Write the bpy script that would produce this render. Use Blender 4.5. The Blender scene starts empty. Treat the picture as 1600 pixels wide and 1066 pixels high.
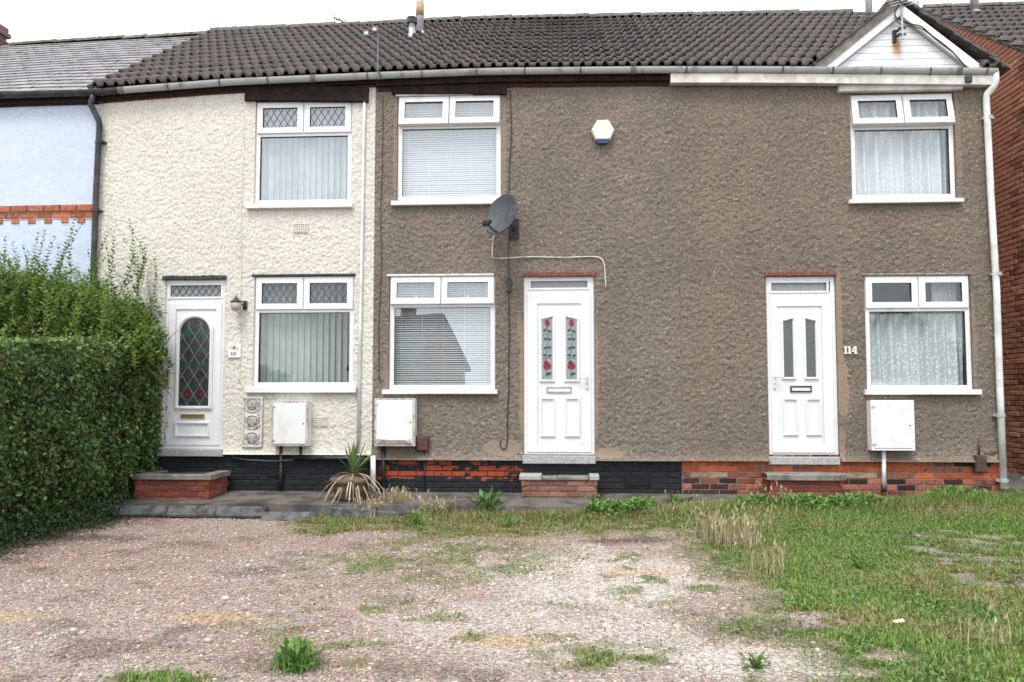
import bpy, math, random
import numpy as np
from mathutils import Vector, Matrix, Euler
rng = np.random.default_rng(11)
random.seed(11)
sc = bpy.context.scene
R = math.radians
# ------------------------------------------------------------------ camera
FPX = 1291.0
YAW = R(3.4); PITCH = math.atan(82.0 / FPX)
CAM = Vector((0.0, -10.4, 1.29))
cd = bpy.data.cameras.new('camera'); cd.sensor_width = 36; cd.sensor_fit = 'HORIZONTAL'
cd.lens = 36 * FPX / 1600; cd.clip_start = 0.05; cd.clip_end = 3000
cam = bpy.data.objects.new('camera', cd); sc.collection.objects.link(cam)
cam.location = CAM; cam.rotation_euler = (R(90) + PITCH, 0, YAW)
sc.camera = cam
# ------------------------------------------------------------------ light
SUN_EL, SUN_AZ = R(60), R(197)          # high behind the viewer, veiled by cloud
w = bpy.data.worlds.new('World'); sc.world = w; w.use_nodes = True
nt = w.node_tree; nt.nodes.clear()
so = nt.nodes.new('ShaderNodeOutputWorld'); bg = nt.nodes.new('ShaderNodeBackground')
sky = nt.nodes.new('ShaderNodeTexSky'); sky.sky_type = 'NISHITA'; sky.sun_disc = False
sky.sun_elevation = SUN_EL; sky.sun_rotation = SUN_AZ; sky.dust_density = 3.0
mx = nt.nodes.new('ShaderNodeMixRGB'); mx.inputs[0].default_value = 0.88
mx.inputs[2].default_value = (9.3, 9.6, 10.0, 1)     # the even white of a closed cloud layer
nt.links.new(sky.outputs[0], mx.inputs[1]); nt.links.new(mx.outputs[0], bg.inputs[0])
bg.inputs[1].default_value = 0.11
nt.links.new(bg.outputs[0], so.inputs[0])
sd = bpy.data.lights.new('sun', 'SUN'); sd.energy = 1.5; sd.angle = R(20); sd.color = (1, 0.96, 0.9)
sun = bpy.data.objects.new('sun', sd); sc.collection.objects.link(sun)
# sun_rotation is measured from +Y clockwise seen from above
sdir = Vector((math.sin(SUN_AZ) * math.cos(SUN_EL), math.cos(SUN_AZ) * math.cos(SUN_EL), math.sin(SUN_EL)))
sun.rotation_euler = sdir.to_track_quat('Z', 'Y').to_euler()
vs = sc.view_settings; sc.display_settings.display_device = 'sRGB'
vs.view_transform = 'Standard'; vs.look = 'None'; vs.gamma = 1; vs.exposure = 0.90
vs.use_curve_mapping = False
# ------------------------------------------------------------------ measuring: photograph point -> point on a plane of the place
FWD = Vector((-math.sin(YAW) * math.cos(PITCH), math.cos(YAW) * math.cos(PITCH), math.sin(PITCH)))
RGT = Vector((math.cos(YAW), math.sin(YAW), 0)); UPV = RGT.cross(FWD)
def ray(px, py): return FWD + RGT * ((px - 800) / FPX) - UPV * ((py - 533) / FPX)
def U(px, py, Y=0.0):
    d = ray(px, py); return CAM + d * ((Y - CAM.y) / d.y)
def G(px, py, z=-0.12):
    d = ray(px, py); return CAM + d * ((z - CAM.z) / d.z)
def UX(px, X):
    pass
def rect(x0, x1, yt, yb, Y=0.0):
    xm, ym = (x0 + x1) / 2, (yt + yb) / 2
    return U(x0, ym, Y).x, U(x1, ym, Y).x, U(xm, yb, Y).z, U(xm, yt, Y).z     # X0 X1 Z0 Z1
# ------------------------------------------------------------------ noise
def _h(ix, iy, s):
    n = (ix.astype(np.int64) * 374761393 + iy.astype(np.int64) * 668265263 + s * 974634777) & 0x7fffffff
    n = ((n ^ (n >> 13)) * 1274126177) & 0x7fffffff
    return ((n ^ (n >> 16)) & 0xffff) / 65535.0
def vnoise(x, y, s=0):
    x = np.asarray(x, float); y = np.asarray(y, float)
    ix = np.floor(x); iy = np.floor(y); fx = x - ix; fy = y - iy
    fx = fx * fx * (3 - 2 * fx); fy = fy * fy * (3 - 2 * fy)
    a = _h(ix, iy, s); b = _h(ix + 1, iy, s); c = _h(ix, iy + 1, s); d = _h(ix + 1, iy + 1, s)
    return (a * (1 - fx) + b * fx) * (1 - fy) + (c * (1 - fx) + d * fx) * fy
def fbm(x, y, s=0, o=4):
    t = 0; amp = 0.5; n = 0
    for k in range(o):
        t = t + amp * vnoise(x * 2 ** k, y * 2 ** k, s + k * 17); n += amp; amp *= 0.55
    return t / n
def sstep(a, b, x):
    t = np.clip((np.asarray(x, float) - a) / (b - a), 0, 1); return t * t * (3 - 2 * t)
# ------------------------------------------------------------------ materials
def newmat(name):
    m = bpy.data.materials.new(name); m.use_nodes = True
    n = m.node_tree; n.nodes.clear()
    out = n.nodes.new('ShaderNodeOutputMaterial'); b = n.nodes.new('ShaderNodeBsdfPrincipled')
    n.links.new(b.outputs[0], out.inputs[0]); return m, n, b, out
def N(n, t, **k):
    x = n.nodes.new('ShaderNode' + t)
    for a, v in k.items(): setattr(x, a, v)
    return x
def mixc(n, fac, a, b, mode='MIX'):
    x = N(n, 'MixRGB', blend_type=mode)
    for i, v in ((0, fac), (1, a), (2, b)):
        if isinstance(v, bpy.types.NodeSocket): n.links.new(v, x.inputs[i])
        elif i == 0: x.inputs[0].default_value = v
        else: x.inputs[i].default_value = (*v[:3], 1)
    return x.outputs[0]
def mathn(n, op, a, b=0.0, clamp=False):
    x = N(n, 'Math', operation=op); x.use_clamp = clamp
    for i, v in ((0, a), (1, b)):
        if isinstance(v, bpy.types.NodeSocket): n.links.new(v, x.inputs[i])
        else: x.inputs[i].default_value = v
    return x.outputs[0]
def ramp(n, v, a, b):
    x = N(n, 'MapRange'); x.interpolation_type = 'SMOOTHSTEP'
    n.links.new(v, x.inputs[0]); x.inputs[1].default_value = a; x.inputs[2].default_value = b; return x.outputs[0]
def noise(n, scale, detail=4, rough=0.55, vec=None, W=None):
    x = N(n, 'TexNoise'); x.inputs['Scale'].default_value = scale; x.inputs['Detail'].default_value = detail
    x.inputs['Roughness'].default_value = rough
    if vec is None:
        g = N(n, 'NewGeometry'); vec = g.outputs['Position']
    n.links.new(vec, x.inputs['Vector']); return x.outputs['Fac']
def posvec(n, sx=1, sy=1, sz=1):
    g = N(n, 'NewGeometry'); m = N(n, 'VectorMath', operation='MULTIPLY'); m.inputs[1].default_value = (sx, sy, sz)
    n.links.new(g.outputs['Position'], m.inputs[0]); return m.outputs[0]
def bumpn(n, b, h, strength, dist=0.01):
    x = N(n, 'Bump'); x.inputs['Strength'].default_value = strength; x.inputs['Distance'].default_value = dist
    n.links.new(h, x.inputs['Height']); n.links.new(x.outputs[0], b.inputs['Normal'])
def simple(name, c, rough=0.6, c2=None, scale=8, objrand=0.0, bump=0.0, bscale=60, spec=0.4, metal=0.0, lo=0.4, hi=0.65):
    m, n, b, o = newmat(name)
    col = None
    if c2 is not None:
        f = ramp(n, noise(n, scale, 6, 0.6), lo, hi); col = mixc(n, f, c, c2)
    if objrand:
        oi = N(n, 'ObjectInfo'); hs = N(n, 'HueSaturation')
        v = N(n, 'MapRange'); n.links.new(oi.outputs['Random'], v.inputs[0]); v.inputs[3].default_value = 1 - objrand; v.inputs[4].default_value = 1 + objrand
        n.links.new(v.outputs[0], hs.inputs['Value'])
        if col is not None: n.links.new(col, hs.inputs['Color'])
        else: hs.inputs['Color'].default_value = (*c, 1)
        col = hs.outputs[0]
    if col is not None: n.links.new(col, b.inputs['Base Color'])
    else: b.inputs['Base Color'].default_value = (*c, 1)
    b.inputs['Roughness'].default_value = rough; b.inputs['Specular IOR Level'].default_value = spec; b.inputs['Metallic'].default_value = metal
    if bump: bumpn(n, b, noise(n, bscale, 3), bump)
    return m
M = {}
M['upvc'] = simple('white upvc', (0.70, 0.705, 0.72), 0.3, (0.54, 0.535, 0.515), 4, lo=0.52, hi=0.85)
M['upvc_old'] = simple('weathered white board', (0.62, 0.61, 0.58), 0.5, (0.45, 0.43, 0.39), 6)
M['gutter'] = simple('grey plastic gutter', (0.36, 0.38, 0.37), 0.45, (0.16, 0.17, 0.15), 7, lo=0.52, hi=0.75)
M['pipe_white'] = simple('white plastic pipe', (0.70, 0.72, 0.72), 0.4, (0.52, 0.53, 0.5), 4)
M['black_plastic'] = simple('black plastic', (0.018, 0.02, 0.022), 0.35, (0.05, 0.05, 0.05), 6)
M['fascia'] = simple('dark brown fascia paint', (0.012, 0.009, 0.009), 0.7, (0.03, 0.016, 0.014), 9, spec=0.12)
M['rubber'] = simple('grey window gasket', (0.05, 0.05, 0.055), 0.6)
M['lead'] = simple('lead came', (0.09, 0.09, 0.1), 0.5)
M['lead_light'] = simple('pale lead came', (0.26, 0.26, 0.27), 0.45)
M['room'] = simple('dim interior paint', (0.30, 0.27, 0.24), 0.8)
M['slat'] = simple('vertical blind fabric', (0.60, 0.635, 0.65), 0.75, (0.50, 0.54, 0.55), 5, objrand=0.13)
M['slat_green'] = simple('grey green vertical blind fabric', (0.40, 0.45, 0.42), 0.75, (0.33, 0.39, 0.37), 5, objrand=0.08)
M['venetian'] = simple('white venetian slat', (0.78, 0.80, 0.82), 0.45)
M['brass'] = simple('aged brass', (0.42, 0.33, 0.14), 0.4, metal=0.7)
M['steel'] = simple('galvanised metal', (0.46, 0.48, 0.5), 0.45, (0.3, 0.31, 0.33), 9, metal=0.5)
M['concrete'] = simple('old concrete', (0.23, 0.215, 0.19), 0.9, (0.11, 0.105, 0.095), 5, bump=0.6, bscale=70)
M['sill_stone'] = simple('speckled concrete sill', (0.44, 0.43, 0.42), 0.85, (0.24, 0.235, 0.23), 90, lo=0.42, hi=0.6, bump=0.4, bscale=140)
M['kerb'] = simple('blue grey kerb stone', (0.115, 0.117, 0.122), 0.85, (0.045, 0.045, 0.042), 9, objrand=0.12, bump=0.6, bscale=50)
M['mortar'] = simple('lime mortar', (0.30, 0.265, 0.235), 0.95, (0.16, 0.14, 0.125), 20, bump=0.5)
M['mortar_dark'] = simple('black painted mortar', (0.016, 0.017, 0.02), 0.6, (0.03, 0.03, 0.033), 20)
M['brown_box'] = simple('brown plastic', (0.085, 0.042, 0.035), 0.5, (0.06, 0.03, 0.026), 12)
M['meter'] = simple('meter box shell', (0.70, 0.71, 0.72), 0.4, (0.60, 0.60, 0.58), 5, lo=0.5, hi=0.8)
M['meter_edge'] = simple('weathered meter box edge', (0.5, 0.48, 0.45), 0.6, (0.3, 0.28, 0.25), 14)
M['hole'] = simple('dark opening', (0.012, 0.012, 0.012), 0.9)
M['dish'] = simple('dark grey dish', (0.048, 0.054, 0.061), 0.5, (0.075, 0.08, 0.088), 4)
M['cable_white'] = simple('white coax', (0.7, 0.68, 0.64), 0.5, (0.45, 0.42, 0.38), 9)
M['cable_black'] = simple('black cable', (0.02, 0.018, 0.018), 0.5)
M['alarm'] = simple('cream alarm cover', (0.70, 0.68, 0.575), 0.4)
M['blue'] = simple('blue strobe lens', (0.012, 0.045, 0.16), 0.2)
M['pot'] = simple('weathered stone pot', (0.15, 0.125, 0.10), 0.95, (0.075, 0.062, 0.05), 8, bump=0.7, bscale=50)
M['rust'] = simple('rusty painted iron', (0.62, 0.60, 0.54), 0.7, (0.21, 0.11, 0.06), 16, bump=0.3, lo=0.55, hi=0.7)
M['iron'] = simple('pale weathered iron relief', (0.42, 0.43, 0.43), 0.6, (0.22, 0.2, 0.18), 22)
M['wood_red'] = simple('red brown lintel strip', (0.17, 0.06, 0.045), 0.8, (0.36, 0.27, 0.24), 28, lo=0.55, hi=0.75, bump=0.4)
M['bitumen'] = simple('black lintel strip', (0.02, 0.02, 0.022), 0.6, (0.07, 0.07, 0.07), 25)
M['asphalt'] = simple('worn apron', (0.15, 0.136, 0.122), 1.0, (0.07, 0.063, 0.056), 3.2, spec=0.08, bump=0.7, bscale=90)
M['slate'] = simple('weathered slate', (0.27, 0.255, 0.27), 0.6, (0.17, 0.155, 0.16), 7, objrand=0.18, bump=0.3)
M['ridge'] = simple('lichened ridge tile', (0.17, 0.16, 0.13), 0.95, (0.075, 0.07, 0.06), 14, objrand=0.2, bump=0.8, bscale=40)
M['flue'] = simple('grey flue pipe', (0.47, 0.5, 0.53), 0.5, (0.37, 0.38, 0.39), 6)
M['tape'] = simple('tan tape', (0.42, 0.30, 0.17), 0.7, (0.26, 0.18, 0.1), 30)
M['flower'] = simple('yellow petals', (0.6, 0.36, 0.08), 0.6)
M['ink'] = simple('dark ink', (0.03, 0.03, 0.035), 0.5)
M['red_glass'] = simple('red stained glass', (0.28, 0.02, 0.035), 0.25)
M['dark_red_glass'] = simple('dark red stained glass', (0.09, 0.01, 0.02), 0.25)
M['green_glass'] = simple('green stained glass', (0.02, 0.085, 0.06), 0.25)
M['obscure'] = simple('obscured glazing', (0.30, 0.325, 0.34), 0.22, (0.20, 0.225, 0.235), 60, bump=0.5, bscale=90)
M['obscure_dark'] = simple('dark obscured glazing', (0.085, 0.092, 0.097), 0.2, (0.15, 0.155, 0.155), 60, bump=0.6, bscale=70)
M['dark_glass'] = simple('very dark glazing', (0.028, 0.031, 0.032), 0.12, (0.05, 0.052, 0.05), 14, bump=0.25, bscale=50)
M['yucca'] = simple('yucca green', (0.13, 0.21, 0.055), 0.5, (0.08, 0.14, 0.045), 9, objrand=0.25)
M['dead_leaf'] = simple('dead yucca leaf', (0.42, 0.33, 0.22), 0.8, (0.24, 0.17, 0.11), 8, objrand=0.25)
M['lamp_bowl'] = simple('ribbed frosted bowl', (0.42, 0.4, 0.34), 0.3)
M['litter'] = simple('scrap of card', (0.62, 0.50, 0.36), 0.8)
M['bed_red'] = simple('faded red door inside', (0.22, 0.06, 0.04), 0.7)

def brickmat(name, c, c2, dirt=(0.05, 0.04, 0.035), dfac=0.3, rnd=0.25):
    m, n, b, o = newmat(name)
    oi = N(n, 'ObjectInfo')
    col = mixc(n, oi.outputs['Random'], c, c2)
    hs = N(n, 'HueSaturation'); v = N(n, 'MapRange')
    wn = N(n, 'TexWhiteNoise', noise_dimensions='1D'); n.links.new(oi.outputs['Random'], wn.inputs['W'])
    n.links.new(wn.outputs['Value'], v.inputs[0]); v.inputs[3].default_value = 1 - rnd; v.inputs[4].default_value = 1 + rnd
    n.links.new(v.outputs[0], hs.inputs['Value']); n.links.new(col, hs.inputs['Color'])
    f = mathn(n, 'MULTIPLY', ramp(n, noise(n, 22, 6, 0.65), 0.48, 0.72), dfac)
    n.links.new(mixc(n, f, hs.outputs[0], dirt), b.inputs['Base Color'])
    b.inputs['Roughness'].default_value = 0.9; b.inputs['Specular IOR Level'].default_value = 0.2
    bumpn(n, b, noise(n, 90, 4), 0.6, 0.006); return m
M['brick_orange'] = brickmat('orange engineering brick', (0.56, 0.135, 0.052), (0.42, 0.092, 0.038), dfac=0.6)
M['brick_dark'] = brickmat('sooty brick', (0.035, 0.02, 0.018), (0.075, 0.03, 0.024))
M['brick_pale'] = brickmat('spalled pale brick', (0.38, 0.29, 0.21), (0.27, 0.17, 0.12), (0.13, 0.06, 0.045), dfac=0.9)
M['brick_mix'] = brickmat('stained red brick', (0.36, 0.14, 0.085), (0.22, 0.075, 0.05), (0.03, 0.025, 0.022), 0.8)
M['brick_step'] = brickmat('soft red step brick', (0.26, 0.12, 0.09), (0.19, 0.085, 0.062), (0.33, 0.25, 0.2), 0.4)
M['brick_new'] = brickmat('red step brick', (0.19, 0.05, 0.035), (0.24, 0.07, 0.046), dfac=0.3)
M['brick_gable'] = brickmat('weathered red brick', (0.50, 0.24, 0.145), (0.36, 0.15, 0.095), (0.15, 0.115, 0.10), 0.5, 0.4)
M['brick_band'] = brickmat('band brick', (0.30, 0.095, 0.055), (0.40, 0.13, 0.06), (0.5, 0.45, 0.45), 0.4)
M['brick_eave'] = brickmat('shaded eave brick', (0.05, 0.02, 0.018), (0.07, 0.028, 0.024))  # brick red darkened, shade below the gutter is part of the colour
M['brick_stack'] = brickmat('purple stack brick', (0.14, 0.085, 0.075), (0.18, 0.11, 0.09))

def paintbrick(name, bias):
    m, n, b, o = newmat(name)
    g = N(n, 'NewGeometry'); sx = N(n, 'SeparateXYZ'); n.links.new(g.outputs['Position'], sx.inputs[0])
    oi = N(n, 'ObjectInfo')
    f = noise(n, 11, 5, 0.6, posvec(n, 0.8, 1, 1.3))
    if bias:
        xa, xb, xc, xd, za, zb = bias
        e = mathn(n, 'MULTIPLY', ramp(n, sx.outputs['X'], xa, xb), mathn(n, 'SUBTRACT', 1.0, ramp(n, sx.outputs['X'], xc, xd)))
        e = mathn(n, 'MULTIPLY', e, ramp(n, sx.outputs['Z'], za, zb))
        k = mathn(n, 'MULTIPLY', mathn(n, 'SUBTRACT', oi.outputs['Random'], 0.5), 0.34)
        f = mathn(n, 'ADD', mathn(n, 'ADD', f, mathn(n, 'MULTIPLY', e, 0.235)), mathn(n, 'MULTIPLY', k, e))
        fac = ramp(n, f, 0.70, 0.715)
    else:
        fac = ramp(n, f, 0.78, 0.8)
    red = mixc(n, noise(n, 30, 5), (0.40, 0.075, 0.03), (0.24, 0.055, 0.03))
    blk = mixc(n, noise(n, 9, 5), (0.009, 0.010, 0.012), (0.021, 0.023, 0.028))
    n.links.new(mixc(n, fac, blk, red), b.inputs['Base Color'])
    r = N(n, 'MapRange'); n.links.new(fac, r.inputs[0]); r.inputs[3].default_value = 0.6; r.inputs[4].default_value = 0.9
    n.links.new(r.outputs[0], b.inputs['Roughness']); b.inputs['Specular IOR Level'].default_value = 0.22
    h = mathn(n, 'SUBTRACT', mathn(n, 'MULTIPLY', noise(n, 60, 4), 0.5), mathn(n, 'MULTIPLY', fac, 0.25))
    bumpn(n, b, h, 0.6, 0.01); return m

def rendermat(name, c1, c2, spec_c, patch_c, spk=0.0, gscale=1.2, bscale=70, bstr=0.7, bdist=0.012, grime=None, vs_=70, vr_=(0.70, 1.26)):
    m, n, b, o = newmat(name)
    big = ramp(n, noise(n, gscale, 5, 0.6), 0.35, 0.68)
    col = mixc(n, big, c1, c2)
    vo = N(n, 'TexVoronoi'); vo.inputs['Scale'].default_value = vs_; n.links.new(posvec(n), vo.inputs['Vector'])
    sp = N(n, 'SeparateXYZ'); n.links.new(vo.outputs['Color'], sp.inputs[0])
    v = N(n, 'MapRange'); n.links.new(sp.outputs['X'], v.inputs[0]); v.inputs[3].default_value = vr_[0]; v.inputs[4].default_value = vr_[1]
    hs = N(n, 'HueSaturation'); n.links.new(col, hs.inputs['Color']); n.links.new(v.outputs[0], hs.inputs['Value'])
    col = hs.outputs[0]
    if spk: col = mixc(n, mathn(n, 'GREATER_THAN', sp.outputs['Y'], 1 - spk), col, spec_c)
    if grime:
        st_ = mathn(n, 'MULTIPLY', ramp(n, noise(n, 1.0, 5, 0.6, posvec(n, 5.0, 1, 0.35)), 0.52, 0.72), grime[1] * 0.6); col = mixc(n, st_, col, grime[0])
        f = mathn(n, 'MULTIPLY', ramp(n, noise(n, 3.2, 7, 0.7, posvec(n, 1, 1, 0.6)), 0.53, 0.75), grime[1]); col = mixc(n, f, col, grime[0])
    at = N(n, 'Attribute'); at.attribute_name = 'patch'
    col = mixc(n, at.outputs['Fac'], col, patch_c)
    n.links.new(col, b.inputs['Base Color']); b.inputs['Roughness'].default_value = 0.95; b.inputs['Specular IOR Level'].default_value = 0.15
    h = mathn(n, 'ADD', noise(n, bscale, 5, 0.65), mathn(n, 'MULTIPLY', vo.outputs['Distance'], -0.5))
    bumpn(n, b, h, bstr, bdist); return m
M['render_cream'] = rendermat('cream roughcast', (0.64, 0.62, 0.555), (0.60, 0.575, 0.51), (0.8, 0.8, 0.7), (0.64, 0.56, 0.45), 0.0, 0.8, 110, 0.5, 0.010, ((0.47, 0.43, 0.36), 0.3), 95, (0.74, 1.2))
M['render_grey'] = rendermat('grey pebbledash', (0.240, 0.200, 0.164), (0.198, 0.166, 0.138), (0.42, 0.38, 0.33), (0.31, 0.245, 0.192), 0.014, 0.9, 130, 1.0, 0.014, ((0.165, 0.14, 0.12), 0.4))
M['render_brown'] = rendermat('brown pebbledash', (0.236, 0.193, 0.155), (0.197, 0.162, 0.132), (0.42, 0.37, 0.31), (0.33, 0.24, 0.183), 0.014, 0.9, 130, 1.0, 0.014, ((0.16, 0.136, 0.115), 0.4))
M['render_blue'] = rendermat('pale blue roughcast', (0.53, 0.60, 0.73), (0.50, 0.57, 0.70), (0.7, 0.7, 0.7), (0.5, 0.5, 0.6), 0.0, 0.8, 110, 0.35, 0.008, ((0.42, 0.47, 0.56), 0.2), 95, (0.85, 1.12))

def tilemat():
    m, n, b, o = newmat('concrete roof tile')
    oi = N(n, 'ObjectInfo'); col = mixc(n, oi.outputs['Random'], (0.105, 0.088, 0.083), (0.07, 0.063, 0.062))
    f = ramp(n, noise(n, 13, 6, 0.65), 0.42, 0.7); col = mixc(n, f, col, (0.145, 0.133, 0.126))
    f2 = ramp(n, noise(n, 34, 4, 0.6), 0.66, 0.72); col = mixc(n, f2, col, (0.27, 0.27, 0.23))
    n.links.new(col, b.inputs['Base Color']); b.inputs['Roughness'].default_value = 0.85; b.inputs['Specular IOR Level'].default_value = 0.25
    bumpn(n, b, noise(n, 110, 4), 0.5, 0.006); return m
M['tile'] = tilemat()

def slatemat():
    m, n, b, o = newmat('mossy pale slate')
    oi = N(n, 'ObjectInfo'); col = mixc(n, oi.outputs['Random'], (0.27, 0.255, 0.27), (0.19, 0.18, 0.187))
    f2 = ramp(n, noise(n, 7, 6, 0.65, posvec(n, 1, 1, 1.5)), 0.555, 0.63); col = mixc(n, f2, col, (0.05, 0.046, 0.036))
    f3 = ramp(n, noise(n, 17, 6, 0.65), 0.62, 0.7); col = mixc(n, f3, col, (0.42, 0.40, 0.36))
    n.links.new(col, b.inputs['Base Color']); b.inputs['Roughness'].default_value = 0.6
    bumpn(n, b, noise(n, 60, 4), 0.4, 0.006); return m
M['slate'] = slatemat()

def cladmat():
    m, n, b, o = newmat('white cladding with rust run')
    g = N(n, 'NewGeometry'); sx = N(n, 'SeparateXYZ'); n.links.new(g.outputs['Position'], sx.inputs[0])
    c = U(1401, 78); dx = mathn(n, 'ABSOLUTE', mathn(n, 'SUBTRACT', sx.outputs['X'], c.x))
    e = mathn(n, 'SUBTRACT', 1.0, ramp(n, dx, 0.015, 0.09))
    z = mathn(n, 'MULTIPLY', ramp(n, sx.outputs['Z'], U(1401, 100).z, U(1401, 74).z), mathn(n, 'SUBTRACT', 1.0, ramp(n, sx.outputs['Z'], U(1401, 66).z, U(1401, 62).z)))
    f = mathn(n, 'MULTIPLY', mathn(n, 'MULTIPLY', e, z), mathn(n, 'MULTIPLY', noise(n, 18, 5, 0.6, posvec(n, 1.5, 1, 0.5)), 1.9), True)
    col = mixc(n, ramp(n, noise(n, 3, 5), 0.5, 0.9), (0.72, 0.72, 0.75), (0.62, 0.60, 0.585))
    n.links.new(mixc(n, f, col, (0.45, 0.22, 0.07)), b.inputs['Base Color']); b.inputs['Roughness'].default_value = 0.35; return m
M['clad'] = cladmat()

def glassmat(name='window glass', r0=0.05, tint=(0.97, 0.985, 0.98)):
    m, n, b, o = newmat(name); n.nodes.remove(b)
    g = N(n, 'NewGeometry'); dt = N(n, 'VectorMath', operation='DOT_PRODUCT'); n.links.new(g.outputs['Normal'], dt.inputs[0]); n.links.new(g.outputs['Incoming'], dt.inputs[1])
    k = mathn(n, 'POWER', mathn(n, 'SUBTRACT', 1.0, mathn(n, 'ABSOLUTE', dt.outputs['Value']), True), 5.0)
    fac = mathn(n, 'ADD', r0, mathn(n, 'MULTIPLY', k, 1 - r0), True)
    tr = N(n, 'BsdfTransparent'); tr.inputs[0].default_value = (*tint, 1)
    gl = N(n, 'BsdfGlossy'); gl.inputs['Roughness'].default_value = 0.005; gl.inputs[0].default_value = (0.95, 0.98, 1, 1)
    ms = N(n, 'MixShader'); n.links.new(fac, ms.inputs[0]); n.links.new(tr.outputs[0], ms.inputs[1]); n.links.new(gl.outputs[0], ms.inputs[2])
    # faint waviness of float glass
    bp = N(n, 'Bump'); bp.inputs['Strength'].default_value = 0.03; bp.inputs['Distance'].default_value = 0.02
    n.links.new(noise(n, 1.6, 1), bp.inputs['Height']); n.links.new(bp.outputs[0], gl.inputs['Normal'])
    n.links.new(ms.outputs[0], o.inputs[0]); return m
M['glass'] = glassmat()
M['glass_strong'] = glassmat('double glazed reflective glass', 0.13, (0.95, 0.97, 0.97))

def lacemat(name, floral):
    m, n, b, o = newmat(name)
    b.inputs['Base Color'].default_value = (0.74, 0.77, 0.80, 1); b.inputs['Roughness'].default_value = 0.9
    tr = N(n, 'BsdfTransparent'); ms = N(n, 'MixShader')
    if floral:
        g = N(n, 'NewGeometry'); sx = N(n, 'SeparateXYZ'); n.links.new(g.outputs['Position'], sx.inputs[0])
        vo = N(n, 'TexVoronoi'); vo.inputs['Scale'].default_value = 28; n.links.new(posvec(n), vo.inputs['Vector'])
        rr = N(n, 'TexNoise'); rr.inputs['Scale'].default_value = 55; rr.inputs['Detail'].default_value = 2
        g2 = N(n, 'NewGeometry'); n.links.new(g2.outputs['Position'], rr.inputs['Vector'])
        d = mathn(n, 'ADD', vo.outputs['Distance'], mathn(n, 'MULTIPLY', rr.outputs['Fac'], 0.9))
        flo = mathn(n, 'SUBTRACT', 1.0, ramp(n, d, 0.62, 0.88))
        hz = ramp(n, sx.outputs['Z'], U(1436, 560).z, U(1436, 515).z)        # flowers in the lower half
        hz = mathn(n, 'MULTIPLY_ADD', hz, -0.8)
        n.nodes[-1].inputs[2].default_value = 0.95
        hem = mathn(n, 'SUBTRACT', 1.0, ramp(n, sx.outputs['Z'], U(1436, 604).z, U(1436, 588).z))
        fac = mathn(n, 'ADD', mathn(n, 'MULTIPLY', flo, hz), mathn(n, 'ADD', 0.70, mathn(n, 'MULTIPLY', hem, 0.22)), True)
        n.links.new(fac, ms.inputs[0])
    else:
        f = N(n, 'MapRange'); n.links.new(noise(n, 40, 3), f.inputs[0]); f.inputs[1].default_value = 0.35; f.inputs[2].default_value = 0.7; f.inputs[3].default_value = 0.72; f.inputs[4].default_value = 0.98
        n.links.new(f.outputs[0], ms.inputs[0])
    n.links.new(tr.outputs[0], ms.inputs[1]); n.links.new(b.outputs[0], ms.inputs[2]); n.links.new(ms.outputs[0], o.inputs[0]); return m
M['net'] = lacemat('plain net curtain', False); M['lace'] = lacemat('floral lace curtain', True)

def colmat(name, rough=0.8, transl=0.0, spec=0.3, var=0.0):
    m, n, b, o = newmat(name)
    at = N(n, 'Attribute'); at.attribute_name = 'col'
    n.links.new(at.outputs['Color'], b.inputs['Base Color']); b.inputs['Roughness'].default_value = rough; b.inputs['Specular IOR Level'].default_value = spec
    if transl:
        t = N(n, 'BsdfTranslucent'); n.links.new(at.outputs['Color'], t.inputs[0])
        ms = N(n, 'MixShader'); ms.inputs[0].default_value = transl
        n.links.new(b.outputs[0], ms.inputs[1]); n.links.new(t.outputs[0], ms.inputs[2]); n.links.new(ms.outputs[0], o.inputs[0])
    return m
M['leaf'] = colmat('leaf', 0.5, 0.22, 0.35); M['blade'] = colmat('grass blade', 0.6, 0.25, 0.25); M['stone'] = colmat('gravel stone', 0.85, 0, 0.25)
M['bark'] = simple('twig bark', (0.10, 0.075, 0.05), 0.9, (0.16, 0.12, 0.08), 20)
M['stalk'] = simple('green stalk', (0.11, 0.12, 0.05), 0.7, (0.15, 0.1, 0.06), 10)

def groundmat():
    m, n, b, o = newmat('gravel and soil')
    at = N(n, 'Attribute'); at.attribute_name = 'col'
    vo = N(n, 'TexVoronoi'); vo.inputs['Scale'].default_value = 58; n.links.new(posvec(n), vo.inputs['Vector'])
    sp = N(n, 'SeparateXYZ'); n.links.new(vo.outputs['Color'], sp.inputs[0])
    v = N(n, 'MapRange'); n.links.new(sp.outputs['X'], v.inputs[0]); v.inputs[3].default_value = 0.55; v.inputs[4].default_value = 1.4
    hs = N(n, 'HueSaturation'); n.links.new(at.outputs['Color'], hs.inputs['Color']); n.links.new(v.outputs[0], hs.inputs['Value'])
    s = N(n, 'MapRange'); n.links.new(sp.outputs['Y'], s.inputs[0]); s.inputs[3].default_value = 0.6; s.inputs[4].default_value = 1.3
    n.links.new(s.outputs[0], hs.inputs['Saturation'])
    n.links.new(hs.outputs[0], b.inputs['Base Color']); b.inputs['Roughness'].default_value = 0.95; b.inputs['Specular IOR Level'].default_value = 0.15
    h = mathn(n, 'SUBTRACT', noise(n, 120, 4), vo.outputs['Distance']); bumpn(n, b, h, 0.9, 0.012); return m
M['ground'] = groundmat()
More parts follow.
